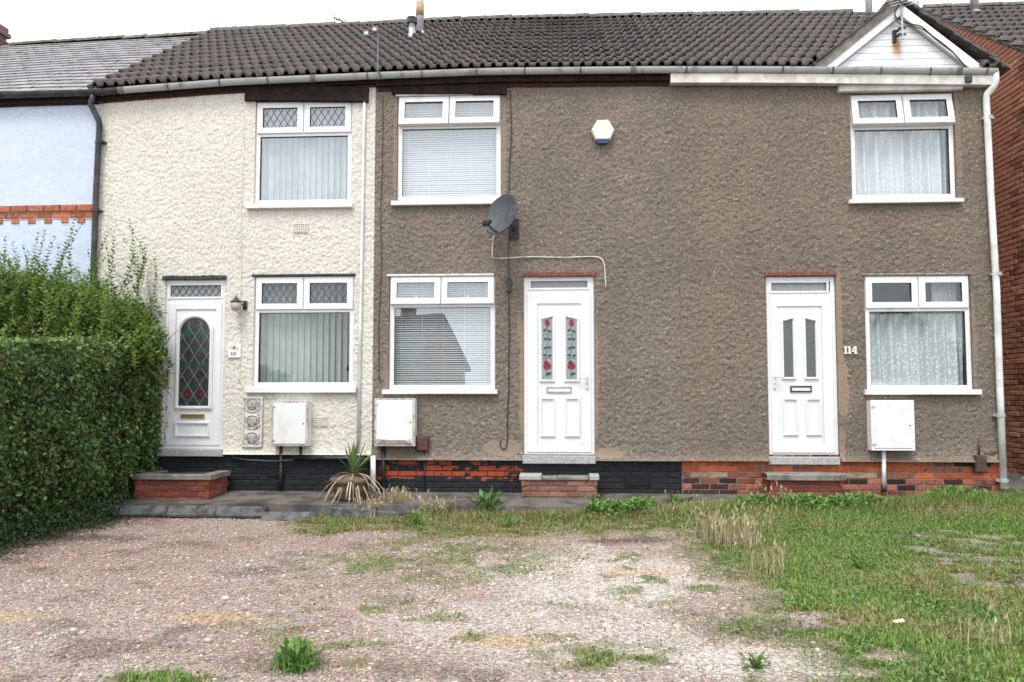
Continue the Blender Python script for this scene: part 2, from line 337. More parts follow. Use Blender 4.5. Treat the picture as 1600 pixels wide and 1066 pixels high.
# ------------------------------------------------------------------ mesh helpers
class MB:
    def __init__(s): s.v = []; s.f = []
    def add(s, vs, fs):
        k = len(s.v); s.v += [tuple(p) for p in vs]; s.f += [tuple(i + k for i in f) for f in fs]; return s
    def box(s, x0, x1, y0, y1, z0, z1, T=None):
        vs = [(x, y, z) for z in (z0, z1) for y in (y0, y1) for x in (x0, x1)]
        if T: vs = [T @ Vector(p) for p in vs]
        return s.add(vs, [(0, 2, 3, 1), (4, 5, 7, 6), (0, 1, 5, 4), (2, 6, 7, 3), (0, 4, 6, 2), (1, 3, 7, 5)])
    def bbox(s, x0, x1, y0, y1, z0, z1, b=0.006, T=None):
        """box with the front (low Y) edges chamfered"""
        vs = []
        for y, i in ((y1, 0), (y0 + b, 0), (y0, b)):
            vs += [(x0 + i, y, z0 + i), (x1 - i, y, z0 + i), (x1 - i, y, z1 - i), (x0 + i, y, z1 - i)]
        if T: vs = [T @ Vector(p) for p in vs]
        fs = [(0, 3, 2, 1), (8, 9, 10, 11)]
        for a in (0, 4):
            for i in range(4):
                j = (i + 1) % 4; fs.append((a + i, a + j, a + 4 + j, a + 4 + i))
        return s.add(vs, fs)
    def ring(s, x0, x1, z0, z1, wd, y0, y1, T=None, b=0.006):
        wl, wr, wb, wt = (wd,) * 4 if not isinstance(wd, tuple) else wd
        def rc(i, y, inner):
            if inner: return [(x0 + wl - i, y, z0 + wb - i), (x1 - wr + i, y, z0 + wb - i), (x1 - wr + i, y, z1 - wt + i), (x0 + wl - i, y, z1 - wt + i)]
            return [(x0 + i, y, z0 + i), (x1 - i, y, z0 + i), (x1 - i, y, z1 - i), (x0 + i, y, z1 - i)]
        loops = [rc(0, y1, 0), rc(0, y0 + b, 0), rc(b, y0, 0), rc(-b * 1.5, y0, 1), rc(0, y0 + b * 1.5, 1), rc(0, y1, 1)]
        vs = [p for l in loops for p in l]
        if T: vs = [T @ Vector(p) for p in vs]
        fs = []
        for a in range(len(loops)):
            c = (a + 1) % len(loops)
            for i in range(4):
                j = (i + 1) % 4; fs.append((a * 4 + i, a * 4 + j, c * 4 + j, c * 4 + i))
        return s.add(vs, fs)
    def prism(s, poly, y0, y1):
        k = len(poly); vs = [(x, y0, z) for x, z in poly] + [(x, y1, z) for x, z in poly]
        fs = [tuple(range(k)), tuple(range(2 * k - 1, k - 1, -1))] + [(i, i + k, (i + 1) % k + k, (i + 1) % k) for i in range(k)]
        return s.add(vs, fs)
    def band(s, outer, inner, y0, y1):
        """ring between two polygons with as many points, extruded in Y"""
        k = len(outer); vs = [(x, y0, z) for x, z in outer] + [(x, y0, z) for x, z in inner] + [(x, y1, z) for x, z in outer] + [(x, y1, z) for x, z in inner]
        fs = []
        for i in range(k):
            j = (i + 1) % k; fs += [(i, j, k + j, k + i), (i, 2 * k + i, 2 * k + j, j), (k + i, k + j, 3 * k + j, 3 * k + i)]
        return s.add(vs, fs)
    def tube(s, pts, r, n=8, caps=True):
        pts = [Vector(p) for p in pts]; rs = r if isinstance(r, (list, tuple)) else [r] * len(pts); k0 = len(s.v)
        prev = None
        for i, p in enumerate(pts):
            d = (pts[min(i + 1, len(pts) - 1)] - pts[max(i - 1, 0)]).normalized()
            if prev is None:
                a = Vector((0, 0, 1)) if abs(d.z) < 0.9 else Vector((1, 0, 0)); prev = d.cross(a).normalized()
            u = (prev - d * prev.dot(d)).normalized(); v = d.cross(u); prev = u
            for j in range(n):
                t = 2 * math.pi * j / n; s.v.append(tuple(p + (u * math.cos(t) + v * math.sin(t)) * rs[i]))
        for i in range(len(pts) - 1):
            for j in range(n):
                a = k0 + i * n + j; b = k0 + i * n + (j + 1) % n; s.f.append((a, b, b + n, a + n))
        if caps:
            s.f.append(tuple(k0 + j for j in range(n - 1, -1, -1))); e = k0 + (len(pts) - 1) * n; s.f.append(tuple(e + j for j in range(n)))
        return s
    def lathe(s, c, prof, n=16):
        k0 = len(s.v)
        for r, z in prof:
            for j in range(n):
                t = 2 * math.pi * j / n; s.v.append((c[0] + r * math.cos(t), c[1] + r * math.sin(t), c[2] + z))
        for i in range(len(prof) - 1):
            for j in range(n):
                a = k0 + i * n + j; b = k0 + i * n + (j + 1) % n; s.f.append((a, b, b + n, a + n))
        s.f.append(tuple(k0 + j for j in range(n - 1, -1, -1))); e = k0 + (len(prof) - 1) * n; s.f.append(tuple(e + j for j in range(n)))
        return s
    def blob(s, cx, cz, rx, rz, y0, y1, n=10, rot=0.0, tip=0.0):
        p = []
        for i in range(n):
            t = 2 * math.pi * i / n; x = rx * math.cos(t); z = rz * math.sin(t) * (1 - tip * abs(math.cos(t)) ** 2)
            p.append((cx + x * math.cos(rot) - z * math.sin(rot), cz + x * math.sin(rot) + z * math.cos(rot)))
        return s.prism(p[::-1], y0, y1)
    def mesh(s, name, mat, smooth=False):
        me = bpy.data.meshes.new(name); me.from_pydata(s.v, [], s.f); me.update()
        if mat: me.materials.append(mat)
        if smooth: me.polygons.foreach_set('use_smooth', [True] * len(me.polygons))
        return me
    def build(s, name, mat, parent=None, smooth=False, **k): return link(name, s.mesh(name, mat, smooth), parent, **k)
def props(o, label=None, cat=None, group=None, kind=None):
    if label: o['label'] = label
    if cat: o['category'] = cat
    if group: o['group'] = group
    if kind: o['kind'] = kind
    return o
def link(name, data, parent=None, loc=None, **k):
    o = bpy.data.objects.new(name, data); sc.collection.objects.link(o)
    if loc is not None: o.location = loc
    if parent is not None:
        o.parent = parent
        if parent.type == 'EMPTY': o.matrix_parent_inverse = Matrix.Translation(-parent.location)
    return props(o, **k)
def thing(name, label, cat, loc, group=None):
    o = bpy.data.objects.new(name, None); sc.collection.objects.link(o); o.location = loc; o.empty_display_size = 0.2
    return props(o, label, cat, group)
def npmesh(name, V, F, mat, cols=None, smooth=False):
    """V (n,3), F (m,k) -> mesh; cols (n,3) as colour of the thing itself"""
    me = bpy.data.meshes.new(name); V = np.asarray(V, np.float32); F = np.asarray(F, np.int32); k = F.shape[1]
    me.vertices.add(len(V)); me.vertices.foreach_set('co', V.ravel())
    me.loops.add(F.size); me.loops.foreach_set('vertex_index', F.ravel())
    me.polygons.add(len(F)); me.polygons.foreach_set('loop_start', np.arange(0, F.size, k, dtype=np.int32)); me.polygons.foreach_set('loop_total', np.full(len(F), k, np.int32))
    if smooth: me.polygons.foreach_set('use_smooth', np.ones(len(F), bool))
    me.update(calc_edges=True)
    if cols is not None:
        a = me.color_attributes.new('col', 'FLOAT_COLOR', 'POINT'); c = np.ones((len(V), 4), np.float32); c[:, :3] = cols; a.data.foreach_set('color', c.ravel())
    me.materials.append(mat); return me
def scatter(pv, pf, pos, rot, scl, cols):
    """many copies of one small shape joined into V, F, C arrays"""
    pv = np.asarray(pv, float); pf = np.asarray(pf); m, k = len(pos), len(pv)
    if scl.ndim == 1: scl = np.repeat(scl[:, None], 3, 1)
    V = np.einsum('mij,mkj->mki', rot, pv[None] * scl[:, None, :]) + pos[:, None, :]
    F = pf[None] + (np.arange(m) * k)[:, None, None]
    C = np.repeat(cols[:, None, :], k, 1)
    return V.reshape(-1, 3), F.reshape(-1, pf.shape[1]), C.reshape(-1, 3)
def frames(d, nrm):
    """rotation matrices whose Y axis is d and whose Z axis is near nrm"""
    d = d / np.linalg.norm(d, axis=1, keepdims=True)
    x = np.cross(d, nrm); x /= np.linalg.norm(x, axis=1, keepdims=True) + 1e-9
    z = np.cross(x, d); return np.stack([x, d, z], axis=2)
LEAF_V = [(0, 0, 0), (0.30, 0.45, 0.07), (0, 1, -0.06), (-0.30, 0.45, 0.07)]; LEAF_F = [(0, 1, 2), (0, 2, 3)]
def arr(*a): return np.array(a, float)
# ------------------------------------------------------------------ measured lines of the terrace
GY, EY, RY = -0.13, -0.10, 3.6
def poly(pts, Y):
    q = [U(a, b, Y) for a, b in pts]; xs = [p.x for p in q]; zs = [p.z for p in q]
    return lambda X: float(np.interp(X, xs, zs))
gut = poly([(-200, 163), (0, 151), (150, 146.5), (187, 143), (360, 130), (590, 120), (760, 113.5), (1000, 111), (1200, 111), (1560, 114)], GY)
eave = poly([(138, 139), (190, 135), (360, 124), (590, 112), (760, 106.5), (1000, 104.5), (1200, 104), (1580, 107)], EY)
ridge = poly([(300, 53), (345, 51), (590, 41), (760, 33), (1000, 28), (1140, 26), (1350, 24), (1400, 23)], RY)
seave = poly([(-300, 166), (0, 146), (138, 143), (345, 128)], EY)
sridge = poly([(-200, 92), (20, 72), (345, 55)], RY)
def px2x(px, py=450, Y=0.0): return U(px, py, Y).x
XA = px2x(151, 300); XB = px2x(584, 450); XC = px2x(1064, 600); XD = px2x(1556, 450)      # house edges
XL = -10.6
ZTOP = lambda X: gut(X) + 0.02
ZB118 = U(420, 704).z; ZB116 = U(800, 710).z; ZB114 = U(1400, 711).z

house120 = thing('terraced_house', 'pale blue rendered terraced house with brick dentil band, behind the tall privet', 'house', (-7.2, 3, 0), 'houses of the brick terrace row')
house118 = thing('terraced_house', 'cream roughcast terraced house with arched glass door and number 118', 'house', ((XA + XB) / 2, 3, 0), 'houses of the brick terrace row')
house116 = thing('terraced_house', 'grey pebbledashed terraced house with black painted plinth and rose glass door', 'house', ((XB + XC) / 2, 3, 0), 'houses of the brick terrace row')
house114 = thing('terraced_house', 'brown pebbledashed terraced house with white gable and number 114', 'house', ((XC + XD) / 2, 3, 0), 'houses of the brick terrace row')

# ------------------------------------------------------------------ rendered walls (relief is real)
def wall_panel(name, x0, x1, z0, top, holes, mat, parent, res=0.0135, amp=0.006, smooth=1, wav=0.004, patches=(), seed=0, raw=0.0):
    bx = sorted({x0, x1, *[h[0] for h in holes], *[h[1] for h in holes]}); zt = max(top(x) for x in np.linspace(x0, x1, 20)) + 0.02
    bz = sorted({z0, zt, *[h[2] for h in holes], *[h[3] for h in holes]})
    def sub(b):
        o = [b[0]]
        for a, c in zip(b[:-1], b[1:]):
            k = max(1, int(math.ceil((c - a) / res))); o += list(np.linspace(a, c, k + 1)[1:])
        return np.array(o)
    X, Z = np.meshgrid(sub(bx), sub(bz)); nz, nx = X.shape
    rg = np.random.default_rng(seed + 5); H = rg.normal(size=X.shape)
    for _ in range(smooth):
        H = np.pad(H, 1, mode='edge'); H = (H[:-2] + 2 * H[1:-1] + H[2:]) / 4; H = (H[:, :-2] + 2 * H[:, 1:-1] + H[:, 2:]) / 4
    H = H / H.std() + raw * rg.normal(size=X.shape); H /= H.std()
    H = np.clip(H, -1.6, 2.4)
    P = np.zeros_like(X)
    for (px, py, rx, ry, s) in patches:
        c = U(px, py); d = ((X - c.x) / (rx / 124)) ** 2 + ((Z - c.z) / (ry / 124)) ** 2
        d = d + (fbm(X * 9, Z * 9, 3 + seed) - 0.5) * 1.6
        P = np.maximum(P, s * (1 - sstep(0.75, 1.0, d)))
    D = amp * H * (1 - 0.75 * P) + wav * 2 * (fbm(X * 2.2, Z * 2.2, seed) - 0.5) + 0.006
    bell = np.exp(-(Z - z0) / 0.05) * 0.016                       # bell cast at the foot of the render
    V = np.stack([X, -(D + bell), Z], -1).reshape(-1, 3)
    ii, jj = np.meshgrid(np.arange(nz - 1), np.arange(nx - 1), indexing='ij')
    cx = (X[:-1, :-1] + X[1:, 1:]) / 2; cz = (Z[:-1, :-1] + Z[1:, 1:]) / 2
    keep = np.ones(cx.shape, bool)
    for h in holes: keep &= ~((cx > h[0]) & (cx < h[1]) & (cz > h[2]) & (cz < h[3]))
    tx = np.array([top(x) for x in X[0]]); keep &= cz < ((tx[:-1] + tx[1:]) / 2)[None]
    a = (ii * nx + jj)[keep]; F = np.stack([a, a + 1, a + nx + 1, a + nx], -1)
    u, inv = np.unique(F, return_inverse=True); F = inv.reshape(F.shape); V = V[u]; Pv = P.reshape(-1)[u]
    nb = len(V); extra_v = []; extra_f = []
    for h in holes:                                                # reveals
        r = [(h[0], h[2]), (h[1], h[2]), (h[1], h[3]), (h[0], h[3])]
        for i in range(4):
            (a0, b0), (a1, b1) = r[i], r[(i + 1) % 4]; k = nb + len(extra_v)
            extra_v += [(a0, -0.009, b0), (a1, -0.009, b1), (a1, 0.13, b1), (a0, 0.13, b0)]; extra_f.append((k, k + 3, k + 2, k + 1))
    k = nb + len(extra_v); extra_v += [(x0, -0.022, z0), (x1, -0.022, z0), (x1, 0.1, z0), (x0, 0.1, z0)]; extra_f.append((k, k + 3, k + 2, k + 1))
    V = np.vstack([V, np.array(extra_v)]); F = np.vstack([F, np.array(extra_f)])
    me = npmesh(name, V, F, mat)
    at = me.attributes.new('patch', 'FLOAT', 'POINT'); at.data.foreach_set('value', np.concatenate([Pv, np.zeros(len(extra_v))]).astype(np.float32))
    return link(name, me, parent)

WIN = {  # name: frame rect, transom y, split x, sill rect
    'u118': dict(r=(398.5, 550, 157, 320), tr=208, sp=474, sill=(384, 550, 318, 325)),
    'd118': dict(r=(396.5, 553, 431, 606), tr=484, sp=473.5, sill=(383, 556, 605, 614)),
    'u116': dict(r=(621, 783, 148, 314), tr=196, sp=702, sill=(611, 783, 313, 320)),
    'd116': dict(r=(608, 774, 430, 610), tr=476, sp=689, sill=(597, 777, 609, 616)),
    'u114': dict(r=(1329, 1492, 146, 312), tr=197, sp=1410.5, sill=(1327, 1506, 311, 317)),
    'd114': dict(r=(1352, 1518, 430, 611), tr=482, sp=1436, sill=(1352, 1534, 609, 617)),
}
for k in WIN: WIN[k]['R'] = rect(*WIN[k]['r'])
DOOR = {'118': (256, 350, 438, 702), '116': (818, 929, 432, 713), '114': (1199, 1308, 432, 714)}
DR = {k: rect(*v) for k, v in DOOR.items()}
def hole(k): return WIN[k]['R']
def dhole(k, zb): a, b, c, d = DR[k]; return (a, b, min(c, zb) - 0.05, d)
wall_panel('wall', XL, XA, -0.1, ZTOP, [], M['render_blue'], house120, res=0.03, amp=0.0015, seed=3)
wall_panel('wall', XA, XB, ZB118, ZTOP, [hole('u118'), hole('d118'), dhole('118', ZB118)], M['render_cream'], house118, res=0.0125, amp=0.0036, smooth=1, wav=0.002, raw=0.7, seed=1)
wall_panel('wall', XB, XC, ZB116, ZTOP, [hole('u116'), hole('d116'), dhole('116', ZB116)], M['render_grey'], house116, res=0.0115, amp=0.0044, smooth=2, wav=0.002, raw=0.55, seed=7,
           patches=((785, 700, 34, 13, .9), (948, 708, 26, 8, 1), (816, 600, 5, 90, .8), (931, 600, 5, 110, 0.7), (787, 240, 4, 90, 0.6), (603, 590, 6, 30, .6), (618, 240, 4, 90, .5), (812, 520, 5, 30, .5)))
wall_panel('wall', XC, XD, ZB114, ZTOP, [hole('u114'), hole('d114'), dhole('114', ZB114)], M['render_brown'], house114, res=0.0115, amp=0.0044, smooth=2, wav=0.002, raw=0.55, seed=12,
           patches=((1316, 610, 10, 60, 1), (1311, 520, 5, 110, .9), (1315, 690, 6, 30, 0.8), (1497, 230, 4, 90, .5), (1522, 540, 4, 80, .5)))
# shells behind the fronts, so that rooms and eaves are dark
for hs, a, b, m in ((house120, XL, XA, 'render_blue'), (house118, XA, XB, 'render_cream'), (house116, XB, XC, 'render_grey'), (house114, XC, XD, 'render_brown')):
    MB().box(a + 0.003, b - 0.003, 7.0, 7.2, -0.1, 5.2).build('back_wall', M[m], hs)
zt = eave(XD) - 0.1
MB().prism([(0, 0)], 0, 0) if False else None
sw = MB(); sw.add([(XD - 0.24, 0.14, -0.1), (XD - 0.24, 7, -0.1), (XD - 0.24, 7, zt), (XD - 0.24, 3.6, zt + 2.1), (XD - 0.24, 0.14, zt),
                   (XD - 0.005, 0.14, -0.1), (XD - 0.005, 7, -0.1), (XD - 0.005, 7, zt), (XD - 0.005, 3.6, zt + 2.1), (XD - 0.005, 0.14, zt)],
                  [(0, 1, 2, 3, 4), (9, 8, 7, 6, 5), (0, 5, 6, 1), (1, 6, 7, 2), (2, 7, 8, 3), (3, 8, 9, 4), (4, 9, 5, 0)])
sw.build('side_wall', M['render_brown'], house114)
MB().box(XD - 0.24, XD - 0.002, -0.004, 0.139, ZB114 - 0.01, ZTOP(XD)).build('corner_return', M['render_brown'], house114)

# ------------------------------------------------------------------ bricks
def brick_variants(L, Hh, n=4, depth=0.045, jit=0.0025, cham=0.006):
    out = []
    for i in range(n):
        mb = MB(); mb.bbox(-L / 2, L / 2, 0, depth, -Hh / 2, Hh / 2, cham)
        mb.v = [(x + random.uniform(-jit, jit), y + (random.uniform(-jit, jit) if y < 0.02 else 0), z + random.uniform(-jit, jit)) for x, y, z in mb.v]
        out.append(mb)
    return out
_bm = {}
def brickmesh(mat, L=0.215, Hh=0.064, key=''):
    k = (mat, round(L, 3), round(Hh, 3))
    if k not in _bm: _bm[k] = [b.mesh('brick', M[mat]) for b in brick_variants(L, Hh)]
    return random.choice(_bm[k])
def brick_courses(parent, x0, x1, z0, z1, y, pick, name='brick', pitch=0.225, ch=0.075, rot=None, skip=None):
    n = max(1, round((z1 - z0) / ch)); h = (z1 - z0) / n
    for r in range(n):
        zc = z0 + (r + 0.5) * h; x = x0 - (pitch / 2 if r % 2 else 0) - random.uniform(0, 0.01)
        while x < x1 - 0.02:
            a, b = max(x, x0), min(x + pitch, x1); L = b - a
            if L > 0.03 and not (skip and skip((a + b) / 2, zc)):
                me = brickmesh(pick((a + b) / 2, zc, r, n), 0.215, h - 0.011)
                o = link(name, me, parent, loc=((a + b) / 2, y + random.uniform(-0.003, 0.003), zc))
                o.scale.x = (L - 0.010) / 0.215
                o.rotation_euler.y = random.uniform(-0.006, 0.006)
            x += pitch
def pl(h, a, b, z1, mort): return MB().box(a, b, 0.022, 0.30, -0.15, z1).build('plinth', M[mort], h)
xr = lambda p: px2x(p, 725)
M['paint116'] = paintbrick('flaking black paint on brick', (xr(575), xr(600), xr(800), xr(830), U(700, 760).z, U(700, 740).z))
M['paint_black'] = paintbrick('black painted brick', None)
p118 = pl(house118, XA + 0.002, XB - 0.001, ZB118 + 0.02, 'mortar_dark')
brick_courses(p118, XA + 0.02, XB - 0.004, 0.035, ZB118, 0.010, lambda *a: 'paint_black')
p116 = pl(house116, XB + 0.001, XC - 0.001, ZB116 + 0.02, 'mortar_dark')
brick_courses(p116, XB + 0.004, XC - 0.004, 0.035, ZB116, 0.008, lambda x, z, r, n: 'paint116' if x < xr(850) else 'paint_black')
p114 = pl(house114, XC + 0.001, XD - 0.004, ZB114 + 0.02, 'mortar')
def pick114(x, z, r, n):
    q = random.random(); xx = (x - XC) / (XD - XC); t = n - 1 - r          # t = 0 top course
    if xx < 0.33:
        if t == 3: return 'brick_pale' if q < 0.5 else 'brick_mix'
        if t >= 4: return 'brick_dark' if q < 0.4 else 'brick_mix'
        if x > xr(1160) and q < 0.5 and t < 3: return 'brick_dark' if q < .3 else 'brick_mix'
        return 'brick_orange' if q < 0.85 else 'brick_mix'
    if t == 0: return 'brick_dark' if q < 0.55 else 'brick_orange'
    if t >= 4: return 'brick_mix' if q < 0.6 else 'brick_dark'
    if t == 3 and x < xr(1400): return 'brick_mix' if q < .8 else 'brick_pale'
    return 'brick_orange' if q < 0.84 else 'brick_mix' if q < 0.94 else 'brick_dark'
brick_courses(p114, XC + 0.004, XD - 0.012, 0.035, ZB114, 0.012, pick114)
# plinth vents
def vent(h, x0, x1, yt, yb, mat, nx, nz, y=-0.016, back='hole'):
    a, b, c, d = rect(x0, x1, yt, yb)
    v = MB().ring(a, b, c, d, 0.006, y, y + 0.02, b=0.002).build('air_vent', M[mat], h)
    MB().box(a + 0.004, b - 0.004, y + 0.012, y + 0.018, c + 0.004, d - 0.004).build('vent_opening', M[back], v)
    g = MB()
    for i in range(1, nx): xx = a + (b - a) * i / nx; g.box(xx - 0.0065, xx + 0.0065, y + 0.002, y + 0.011, c + 0.005, d - 0.005)
    for i in range(1, nz): zz = c + (d - c) * i / nz; g.box(a + 0.005, b - 0.005, y + 0.003, y + 0.010, zz - 0.008, zz + 0.008)
    g.build('vent_grille', M[mat], v)
vent(house118, 459, 482, 350, 364, 'render_cream', 8, 4, -0.022)
vent(house118, 489, 512, 652, 666, 'render_cream', 8, 4, -0.022)
vent(house118, 419, 446, 736, 744, 'paint_black', 8, 3, -0.006)
vent(house116, 976, 1016, 741, 759, 'paint_black', 9, 5, -0.006)

# ------------------------------------------------------------------ windows
def lattice(mb, x0, x1, z0, z1, px, pz, y, wd):
    """diamond leading clipped to a rectangle"""
    def clip(p, q):
        (ax, az), (bx, bz) = p, q; t0, t1 = 0.0, 1.0; dx, dz = bx - ax, bz - az
        for pp, qq in ((-dx, ax - x0), (dx, x1 - ax), (-dz, az - z0), (dz, z1 - az)):
            if abs(pp) < 1e-9:
                if qq < 0: return None
            else:
                r = qq / pp
                if pp < 0: t0 = max(t0, r)
                else: t1 = min(t1, r)
        return None if t0 >= t1 else ((ax + dx * t0, az + dz * t0), (ax + dx * t1, az + dz * t1))
    H = z1 - z0; s = px / pz; k = int((x1 - x0 + H * s) / px) + 3
    for i in range(-k, k):
        for sg in (1, -1):
            xa = (x0 + x1) / 2 + (i + 0.5) * px; c = clip((xa - sg * H * s / 2, z0), (xa + sg * H * s / 2, z1))
            if not c: continue
            (ax, az), (bx, bz) = c; L = math.hypot(bx - ax, bz - az)
            if L < 0.01: continue
            nx, nz = -(bz - az) / L * wd / 2, (bx - ax) / L * wd / 2
            mb.prism([(ax + nx, az + nz), (ax - nx, az - nz), (bx - nx, bz - nz), (bx + nx, bz + nz)], y - 0.002, y + 0.001)
def window(h, key, blind, opened=(0, 0), leaded=False, glass='glass', yf=0.022):
    W = WIN[key]; x0, x1, z0, z1 = W['R']; zt = U(W['sp'], W['tr']).z; xs = U(W['sp'], W['tr']).x
    mb = MB(); mb.ring(x0, x1, z0, z1, (0.052, 0.052, 0.06, 0.05), yf, yf + 0.07)
    mb.box(x0 + 0.05, x1 - 0.05, yf + 0.0025, yf + 0.066, zt - 0.034, zt + 0.034); mb.box(xs - 0.025, xs + 0.025, yf + 0.0025, yf + 0.066, zt + 0.032, z1 - 0.048)
    win = mb.build('window', M['upvc'], h)
    # bottom pane with its dark gasket
    a, b, c, d = x0 + 0.05, x1 - 0.05, z0 + 0.056, zt - 0.032
    MB().ring(a, b, c, d, 0.007, yf + 0.010, yf + 0.06, b=0.001).build('gasket', M['rubber'], win)
    MB().box(a + 0.004, b - 0.004, yf + 0.026, yf + 0.030, c + 0.004, d - 0.004).build('pane', M[glass], win)
    s = W['sill']; sx0, sx1, sz0, sz1 = rect(*s, -0.06)
    MB().bbox(sx0, sx1, -0.075, 0.03, sz0, max(sz1, sz0 + 0.03), 0.006).build('sill', M['upvc'], win)
    # two top hung lights
    for i, (ca, cb) in enumerate(((x0 + 0.018, xs - 0.006), (xs + 0.006, x1 - 0.018))):
        cz0, cz1 = zt + 0.004, z1 - 0.016; ang = R(opened[i])
        T = Matrix.Translation((0, yf - 0.022, cz1)) @ Matrix.Rotation(-ang, 4, 'X') @ Matrix.Translation((0, -(yf - 0.022), -cz1))
        cs = MB().ring(ca, cb, cz0, cz1, 0.068, yf - 0.022, yf + 0.045, T).build('opening_light', M['upvc'], win)
        e = 0.066
        MB().ring(ca + e, cb - e, cz0 + e, cz1 - e, 0.006, yf - 0.012, yf + 0.03, T, b=0.001).build('gasket', M['rubber'], win)
        MB().box(ca + e, cb - e, yf + 0.004, yf + 0.008, cz0 + e, cz1 - e, T).build('pane', M[glass], win)
        if leaded:
            g = MB(); lattice(g, ca + e, cb - e, cz0 + e, cz1 - e, 0.092, 0.145, yf + 0.002, 0.008); g.build('leading', M['lead'], win)
        if opened[0]:
            MB().box((ca + cb) / 2 - 0.008, (ca + cb) / 2 + 0.008, yf + 0.02, yf + 0.06, cz0 + 0.065, cz0 + 0.12, T).build('latch', M['upvc'], win)
    # room behind
    rx0, rx1, rz0, rz1, ry0, ry1 = x0 - 0.25, x1 + 0.25, z0 - 0.5, z1 + 0.15, 0.135, 2.4
    vsr = [(rx0, ry0, rz0), (rx1, ry0, rz0), (rx1, ry0, rz1), (rx0, ry0, rz1), (rx0, ry1, rz0), (rx1, ry1, rz0), (rx1, ry1, rz1), (rx0, ry1, rz1)]
    MB().add(vsr, [(0, 1, 5, 4), (1, 2, 6, 5), (2, 3, 7, 6), (3, 0, 4, 7), (4, 5, 6, 7)]).build('interior', M['room'], win)
    zb, zc = z0 + 0.03, z1 - 0.03
    if blind == 'vertical':
        n = 15; sw = (x1 - x0 - 0.07) / n
        for i in range(n):
            xc = x0 + 0.035 + (i + 0.5) * sw; t = i / (n - 1)
            ang = R(38) if key[0] == 'u' else R(36 + 30 * max(0, t - 0.5) / 0.5)
            hw = 0.0385; y = 0.165; pts = []
            for q in (-1, -0.4, 0.4, 1):
                bow = 0.011 * (1 - q * q); pts.append((xc + hw * q * math.cos(ang) - bow * math.sin(ang), y + hw * q * math.sin(ang) + bow * math.cos(ang)))
            m = MB(); vv = [(px_, py_, zb) for px_, py_ in pts] + [(px_, py_, zc) for px_, py_ in pts]
            m.add(vv, [(k, k + 1, k + 5, k + 4) for k in range(3)]).build('blind_slat', M['slat' if key[0] == 'u' else 'slat_green'], win)
        MB().box(x0 + 0.02, x1 - 0.02, 0.15, 0.21, zc, zc + 0.03).build('blind_rail', M['slat'], win)
    elif blind == 'venetian':
        m = MB(); sp = 0.0285; n = int((zc - zb) / sp); tilt = R(52 if key[0] == 'u' else 36); hw = 0.0165; y = 0.135
        for i in range(n):
            z = zb + i * sp + random.uniform(-0.0015, 0.0015); tt = tilt + random.uniform(-0.05, 0.05)
            cy, cz = hw * math.cos(tt), hw * math.sin(tt)
            m.add([(x0 + 0.035, y - cy, z - cz), (x1 - 0.035, y - cy, z - cz), (x1 - 0.035, y, z + 0.003), (x0 + 0.035, y, z + 0.003), (x1 - 0.035, y + cy, z + cz), (x0 + 0.035, y + cy, z + cz)],
                  [(0, 1, 2, 3), (3, 2, 4, 5)])
        m.build('venetian_blind', M['venetian'], win, kind='stuff')
        g = MB()
        for q in (0.1, 0.3, 0.5, 0.7, 0.9, 0.95): xx = x0 + (x1 - x0) * q; g.box(xx - 0.003, xx + 0.003, y - 0.022, y - 0.0205, zb, zc)
        g.build('ladder_cords', M['venetian'], win)
    elif blind in ('net', 'lace'):
        nx, nz = 150, 6; vv = []; ff = []
        for j in range(nz + 1):
            z = zb + (zc - zb) * j / nz if blind == 'net' else zb + (zt - 0.05 - zb) * j / nz
            for i in range(nx + 1):
                t = i / nx; x = x0 + 0.03 + (x1 - x0 - 0.06) * t
                yy = 0.155 + 0.034 * math.sin(t * 58 + 1.9 * math.sin(t * 9) + 0.12 * j) + 0.014 * math.sin(t * 31 + 2) * (1 - 0.3 * j / nz)
                vv.append((x, yy, z))
        for j in range(nz):
            for i in range(nx): a_ = j * (nx + 1) + i; ff.append((a_, a_ + 1, a_ + nx + 2, a_ + nx + 1))
        MB().add(vv, ff).build('net_curtain', M[blind], win, smooth=True)
        if blind == 'lace':
            vv = []; ff = []; xa = x0 + (x1 - x0) * 0.72
            for j in (0, 1):
                for i in range(41): t = i / 40; vv.append((xa + (x1 - 0.04 - xa) * t, 0.24 + 0.012 * math.sin(t * 40), zt if j == 0 else zc))
            for i in range(40): ff.append((i, i + 1, i + 42, i + 41))
            MB().add(vv, ff).build('side_curtain', M['net'], win, smooth=True)
    return win
window(house118, 'u118', 'vertical', leaded=True, glass='glass_strong')
window(house118, 'd118', 'vertical', leaded=True)
window(house116, 'u116', 'venetian', (9, 9), glass='glass_strong')
window(house116, 'd116', 'venetian', (5, 5), glass='glass_strong')
window(house114, 'u114', 'net', (12, 12))
window(house114, 'd114', 'lace', (0, 0))

# ------------------------------------------------------------------ doors
def px_rect(x0, x1, yt, yb): return rect(x0, x1, yt, yb, 0.02)
def arch(x0, x1, z0, z1, n=14):
    r = (x1 - x0) / 2; cx = (x0 + x1) / 2
    return [(x0, z0), (x1, z0)] + [(cx + r * math.cos(math.pi * i / n), z1 - r + r * math.sin(math.pi * i / n)) for i in range(n + 1)]
def slant(x0, x1, z0, z1, drop, flip): return [(x0, z0), (x1, z0), (x1, z1 - (0 if flip else drop)), (x0, z1 - (drop if flip else 0))]
def grow(p, g):
    cx = (max(a for a, b in p) + min(a for a, b in p)) / 2; cz = (max(b for a, b in p) + min(b for a, b in p)) / 2
    hx = max(a for a, b in p) - cx; hz = max(b for a, b in p) - cz
    return [(cx + (a - cx) * (1 + g / hx), cz + (b - cz) * (1 + g / hz)) for a, b in p]
def inset(p, i): return grow(p, -i)
